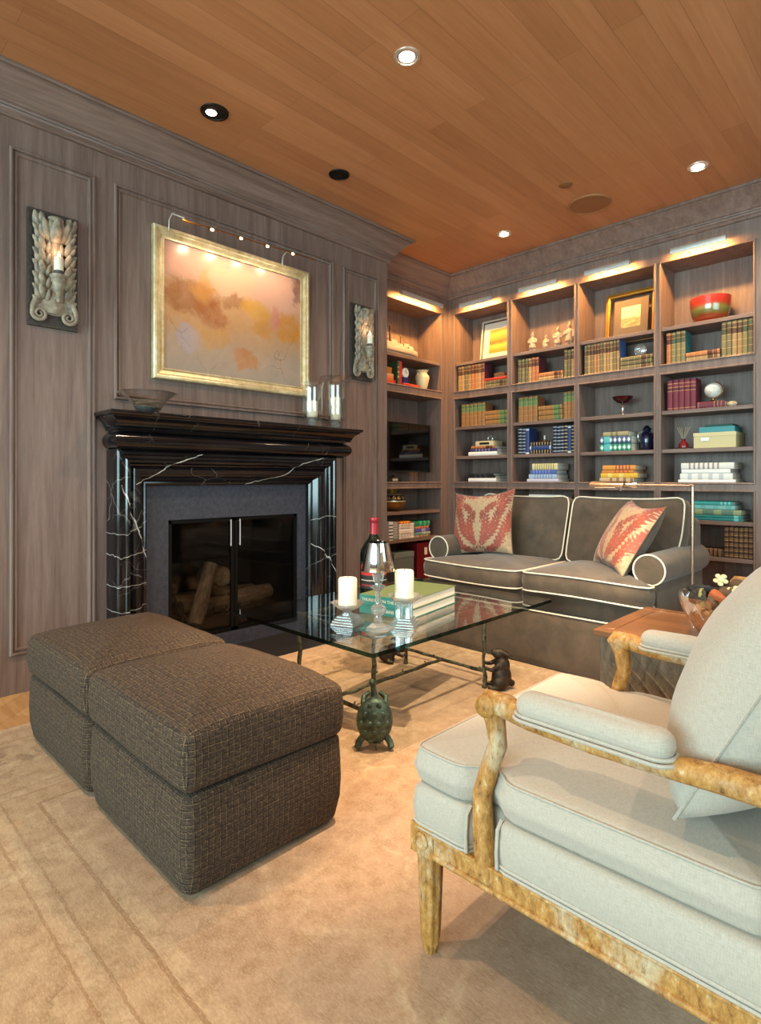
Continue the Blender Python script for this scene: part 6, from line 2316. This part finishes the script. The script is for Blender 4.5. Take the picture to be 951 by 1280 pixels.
M_MAST = plain('ship_brown', '#3f2412', 0.5)
for x, h in ((-0.110, 0.285), (-0.050, 0.295), (0.100, 0.215)):
    m = MB(); m.tube([(x, 0, 0.12), (x, 0, h)], 0.009 if h > 0.25 else 0.004, 8)
    if h > 0.25:
        m.ball((x, 0, h), 0.012, 8, 6)
    m.build('mast', M_MAST, t)
m = MB()
for z in (0.17, 0.205, 0.24):
    m.tube([(-0.110, 0, z), (-0.050, 0, z)], 0.0025, 6)
m.tube([(-0.050, 0, 0.27), (0.100, 0, 0.215), (0.30, 0, 0.10)], 0.0012, 5)
m.build('rigging', M_MAST, t)
for x in (-0.2, 0.2):
    MB().box(x - 0.01, x + 0.01, -0.05, 0.05, 0, 0.0225).build('cradle', M_MAST, t, smooth=False, bevel=0.002)

t = thing('orange_box', 'orange and red shaded box at the left end of the alcove second shelf', 'box', at('A', 3.90, 0.05, Z_B)[0], RAD(90))
k = NT('ombre_box', rough=0.5)
k.p('col', k.ramp(k.sep(k.co('Generated'))[2], [(0.0, '#c2301f'), (0.5, '#dd6a3c'), (1.0, '#e9b07a')]))
MB().box(-0.10, 0.075, 0, 0.14, 0, 0.10).build('body', k.m, t, smooth=False, bevel=0.003)
MB().box(0.0755, 0.105, 0.0, 0.12, 0, 0.045).build('drawer', plain('box_red', '#bb2a1f', 0.5), t, smooth=False, bevel=0.002)
t = thing('wooden_box', 'small amber wooden box on the orange box in the alcove', 'box', at('A', 3.89, 0.06, Z_B + 0.1005)[0], RAD(90))
MB().box(-0.08, 0.07, 0, 0.11, 0, 0.048).build('body', plain('box_amber', '#b5702a', 0.4), t, smooth=False, bevel=0.003)
MB().box(-0.082, 0.072, -0.002, 0.112, 0.0484, 0.060).build('lid', plain('box_amber_lid', '#c07c34', 0.4), t, smooth=False, bevel=0.003)
row('A', [4.012, 4.040, 4.080], Z_B, 0.232, ['leafg', 'redcl'], 'standing beside the alcove clock', 0.16, 0.03)
stack('A', 4.088, 4.330, Z_B, [(0.030, 'redcl', 0, 0)], 'lying under the alcove clock', 0.15, 0.03)
t = thing('mantel_clock', 'small blue and white round-topped clock in the alcove', 'clock', at('A', 4.15, 0.075, Z_B + 0.0305)[0], RAD(90))
MB().box(-0.036, 0.036, -0.02, 0.02, 0, 0.062).build('body', plain('clock_blue', '#26306e', 0.3), t, smooth=False, bevel=0.004)
m = MB(); m.lathe([(0, -0.02), (0.044, -0.02), (0.046, -0.014), (0.046, 0.018), (0, 0.018)], n=30)
o = m.build('case', plain('clock_white', '#e6e2da', 0.3), t, angle=50)
o.rotation_euler = (RAD(90), 0, 0); o.location = (0, 0, 0.104)
m = MB(); m.box(-0.002, 0.002, -0.0225, -0.021, 0, 0.030); m.box(-0.0, 0.022, -0.0225, -0.021, -0.002, 0.002)
o = m.build('hands', M_BLACK, t, smooth=False); o.location = (0, 0, 0.104)
t = thing('cream_vase', 'cream ceramic vase with flared neck on the alcove shelf', 'vase', at('A', 4.43, 0.085, Z_B)[0])
MB().shell([(0.040, 0.0), (0.044, 0.004), (0.060, 0.06), (0.072, 0.115), (0.070, 0.138), (0.054, 0.158), (0.047, 0.168), (0.052, 0.184), (0.066, 0.196)], n=36, t=0.004).build('vessel', plain('cream_glaze', '#dcd0a4', 0.3), t, angle=60)
m = MB()
for sg in (-1, 1):
    m.tube([(0, sg * 0.068, 0.135), (0, sg * 0.080, 0.150), (0, sg * 0.066, 0.165), (0, sg * 0.050, 0.166)], 0.005, 8)
m.build('handle', plain('cream_glaze_handle', '#cbbd90', 0.3), t)
# television
t = thing('television', 'black flat-screen television mounted in the corner alcove', 'television', at('A', 4.125, 0.07, 1.168)[0], RAD(90))
k = NT('screen_glass', col='#060607', rough=0.06, spec=0.6)
m = MB()
w, h = 0.80, 0.475
m.sweep([(0, 0), (0, 0.012), (-0.016, 0.014), (-0.016, 0.0)], [(-w / 2, 0, 0), (w / 2, 0, 0), (w / 2, 0, h), (-w / 2, 0, h)], closed=True, up=(0, -1, 0))
m.build('bezel', plain('tv_bezel', '#101011', 0.25), t, smooth=False)
MB().box(-w / 2 + 0.012, w / 2 - 0.012, -0.008, 0.0, 0.012, h - 0.012).build('screen', k.m, t, smooth=False)
MB().box(-w / 2 + 0.003, w / 2 - 0.003, 0.0002, 0.04, 0.003, h - 0.003).build('back_shell', M_BLACK, t, smooth=False, bevel=0.006)
m = MB(); m.box(-0.12, 0.12, 0.04, 0.06, 0.14, 0.34); m.box(-0.03, 0.03, 0.06, 0.239, 0.18, 0.30)
m.build('wall_bracket', M_BLACKM, t, smooth=False)
t = thing('media_box', 'small black media box with silver trim under the television', 'media box', at('A', 4.01, 0.07, Z_E)[0], RAD(90))
MB().box(-0.10, 0.10, 0, 0.12, 0, 0.035).build('case', M_BLACK, t, smooth=False, bevel=0.004)
MB().box(-0.03, 0.04, -0.004, 0.0, 0.008, 0.030).build('display', M_SATIN, t, smooth=False)
t = thing('glass_ornament', 'small silver dome ornament on the black media box', 'ornament', at('A', 4.03, 0.12, Z_E + 0.0355)[0])
MB().lathe([(0, 0), (0.034, 0), (0.036, 0.006), (0.028, 0.022), (0.010, 0.030), (0, 0.031)], n=24).build('dome', M_CHROME, t)
# lower alcove shelves
t = thing('brass_vase', 'squat brass vase with a dark circle-patterned band, lower alcove', 'vase', at('A', 4.055, 0.16, Z_F)[0])
k = NT('patterned_brass', rough=0.28, metal=0.55)
tc = k.n('TexCoord')
gx, gy, gz = k.sep(tc.outputs['Object'])[0:3]
a_ = k.math('ARCTAN2', gy, gx)
cell = k.math('SUBTRACT', k.math('FRACT', k.math('MULTIPLY', a_, 16 / 6.2832)), 0.5)
dv = k.math('DIVIDE', k.math('SUBTRACT', gz, 0.130), 0.052)
rr = k.math('SQRT', k.math('ADD', k.math('MULTIPLY', cell, cell), k.math('MULTIPLY', dv, dv)))
dots = k.ramp(rr, [(0.0, '#2a1c14'), (0.16, '#d6c49a'), (0.27, '#2a1c14')], 'CONSTANT')
band = k.ramp(k.math('DIVIDE', gz, 0.215), [(0.0, '#8a6430'), (0.42, '#d2c3a0'), (0.475, '#000000'), (0.71, '#d2c3a0'), (0.755, '#a07a3c')], 'CONSTANT')
isb = k.ramp(k.math('DIVIDE', gz, 0.215), [(0.0, 0.0), (0.475, 1.0), (0.71, 0.0)], 'CONSTANT')
k.p('col', k.mix(isb, band, dots))
MB().shell([(0.055, 0.0), (0.085, 0.008), (0.125, 0.040), (0.146, 0.085), (0.140, 0.120), (0.112, 0.155), (0.062, 0.168), (0.050, 0.178), (0.056, 0.205), (0.062, 0.212)], n=48, t=0.004).build('vessel', k.m, t, angle=60)
row('A', [3.885, 3.945, 4.010], Z_G, 0.175, ['cdark', 'grey'], 'standing magazines below the brass vase', 0.2, 0.02)
stack('A', 4.020, 4.235, Z_G, [(0.022, 'whitem', 0, 0), (0.024, 'white', 0.002, 0.004), (0.022, 'whitem', 0.0, 0.004), (0.026, 'whitep', 0.003, 0.0), (0.026, 'whitem', 0.0, 0.003), (0.024, 'whitem', 0.004, 0.0), (0.024, 'fire', 0.0, 0.05)],
      'of white journals below the brass vase', 0.2, 0.02)
stack('A', 4.255, 4.480, Z_G, [(0.022, 'sand', 0, 0.01), (0.030, 'aqua', 0.004, 0.0), (0.034, 'violet', 0.0, 0.01), (0.022, 'coral', 0.0, 0.02), (0.050, 'emer', 0.0, 0.006)], 'topped with green, below the brass vase', 0.2, 0.02)
ZB0 = 0.1105
t = thing('red_binder', 'tall red box file at the bottom of the alcove unit', 'box file', at('A', 4.42, 0.03, ZB0)[0], RAD(90))
MB().box(-0.13, 0.13, 0, 0.25, 0, 0.36).build('body', plain('binder_red', '#64101a', 0.4), t, smooth=False, bevel=0.003)
MB().box(-0.02, 0.02, -0.003, 0, 0.24, 0.31).build('label_card', M_PAGES, t, smooth=False)
t = thing('grey_box', 'blue-grey lidded box at the bottom of the alcove unit', 'box', at('A', 4.10, 0.03, ZB0)[0], RAD(90))
MB().box(-0.14, 0.14, 0, 0.24, 0, 0.24).build('body', plain('box_bluegrey', '#5d6d75', 0.6), t, smooth=False, bevel=0.003)
MB().box(-0.143, 0.143, -0.003, 0.243, 0.2405, 0.29).build('lid', plain('box_bluegrey_lid', '#6d7d84', 0.6), t, smooth=False, bevel=0.003)
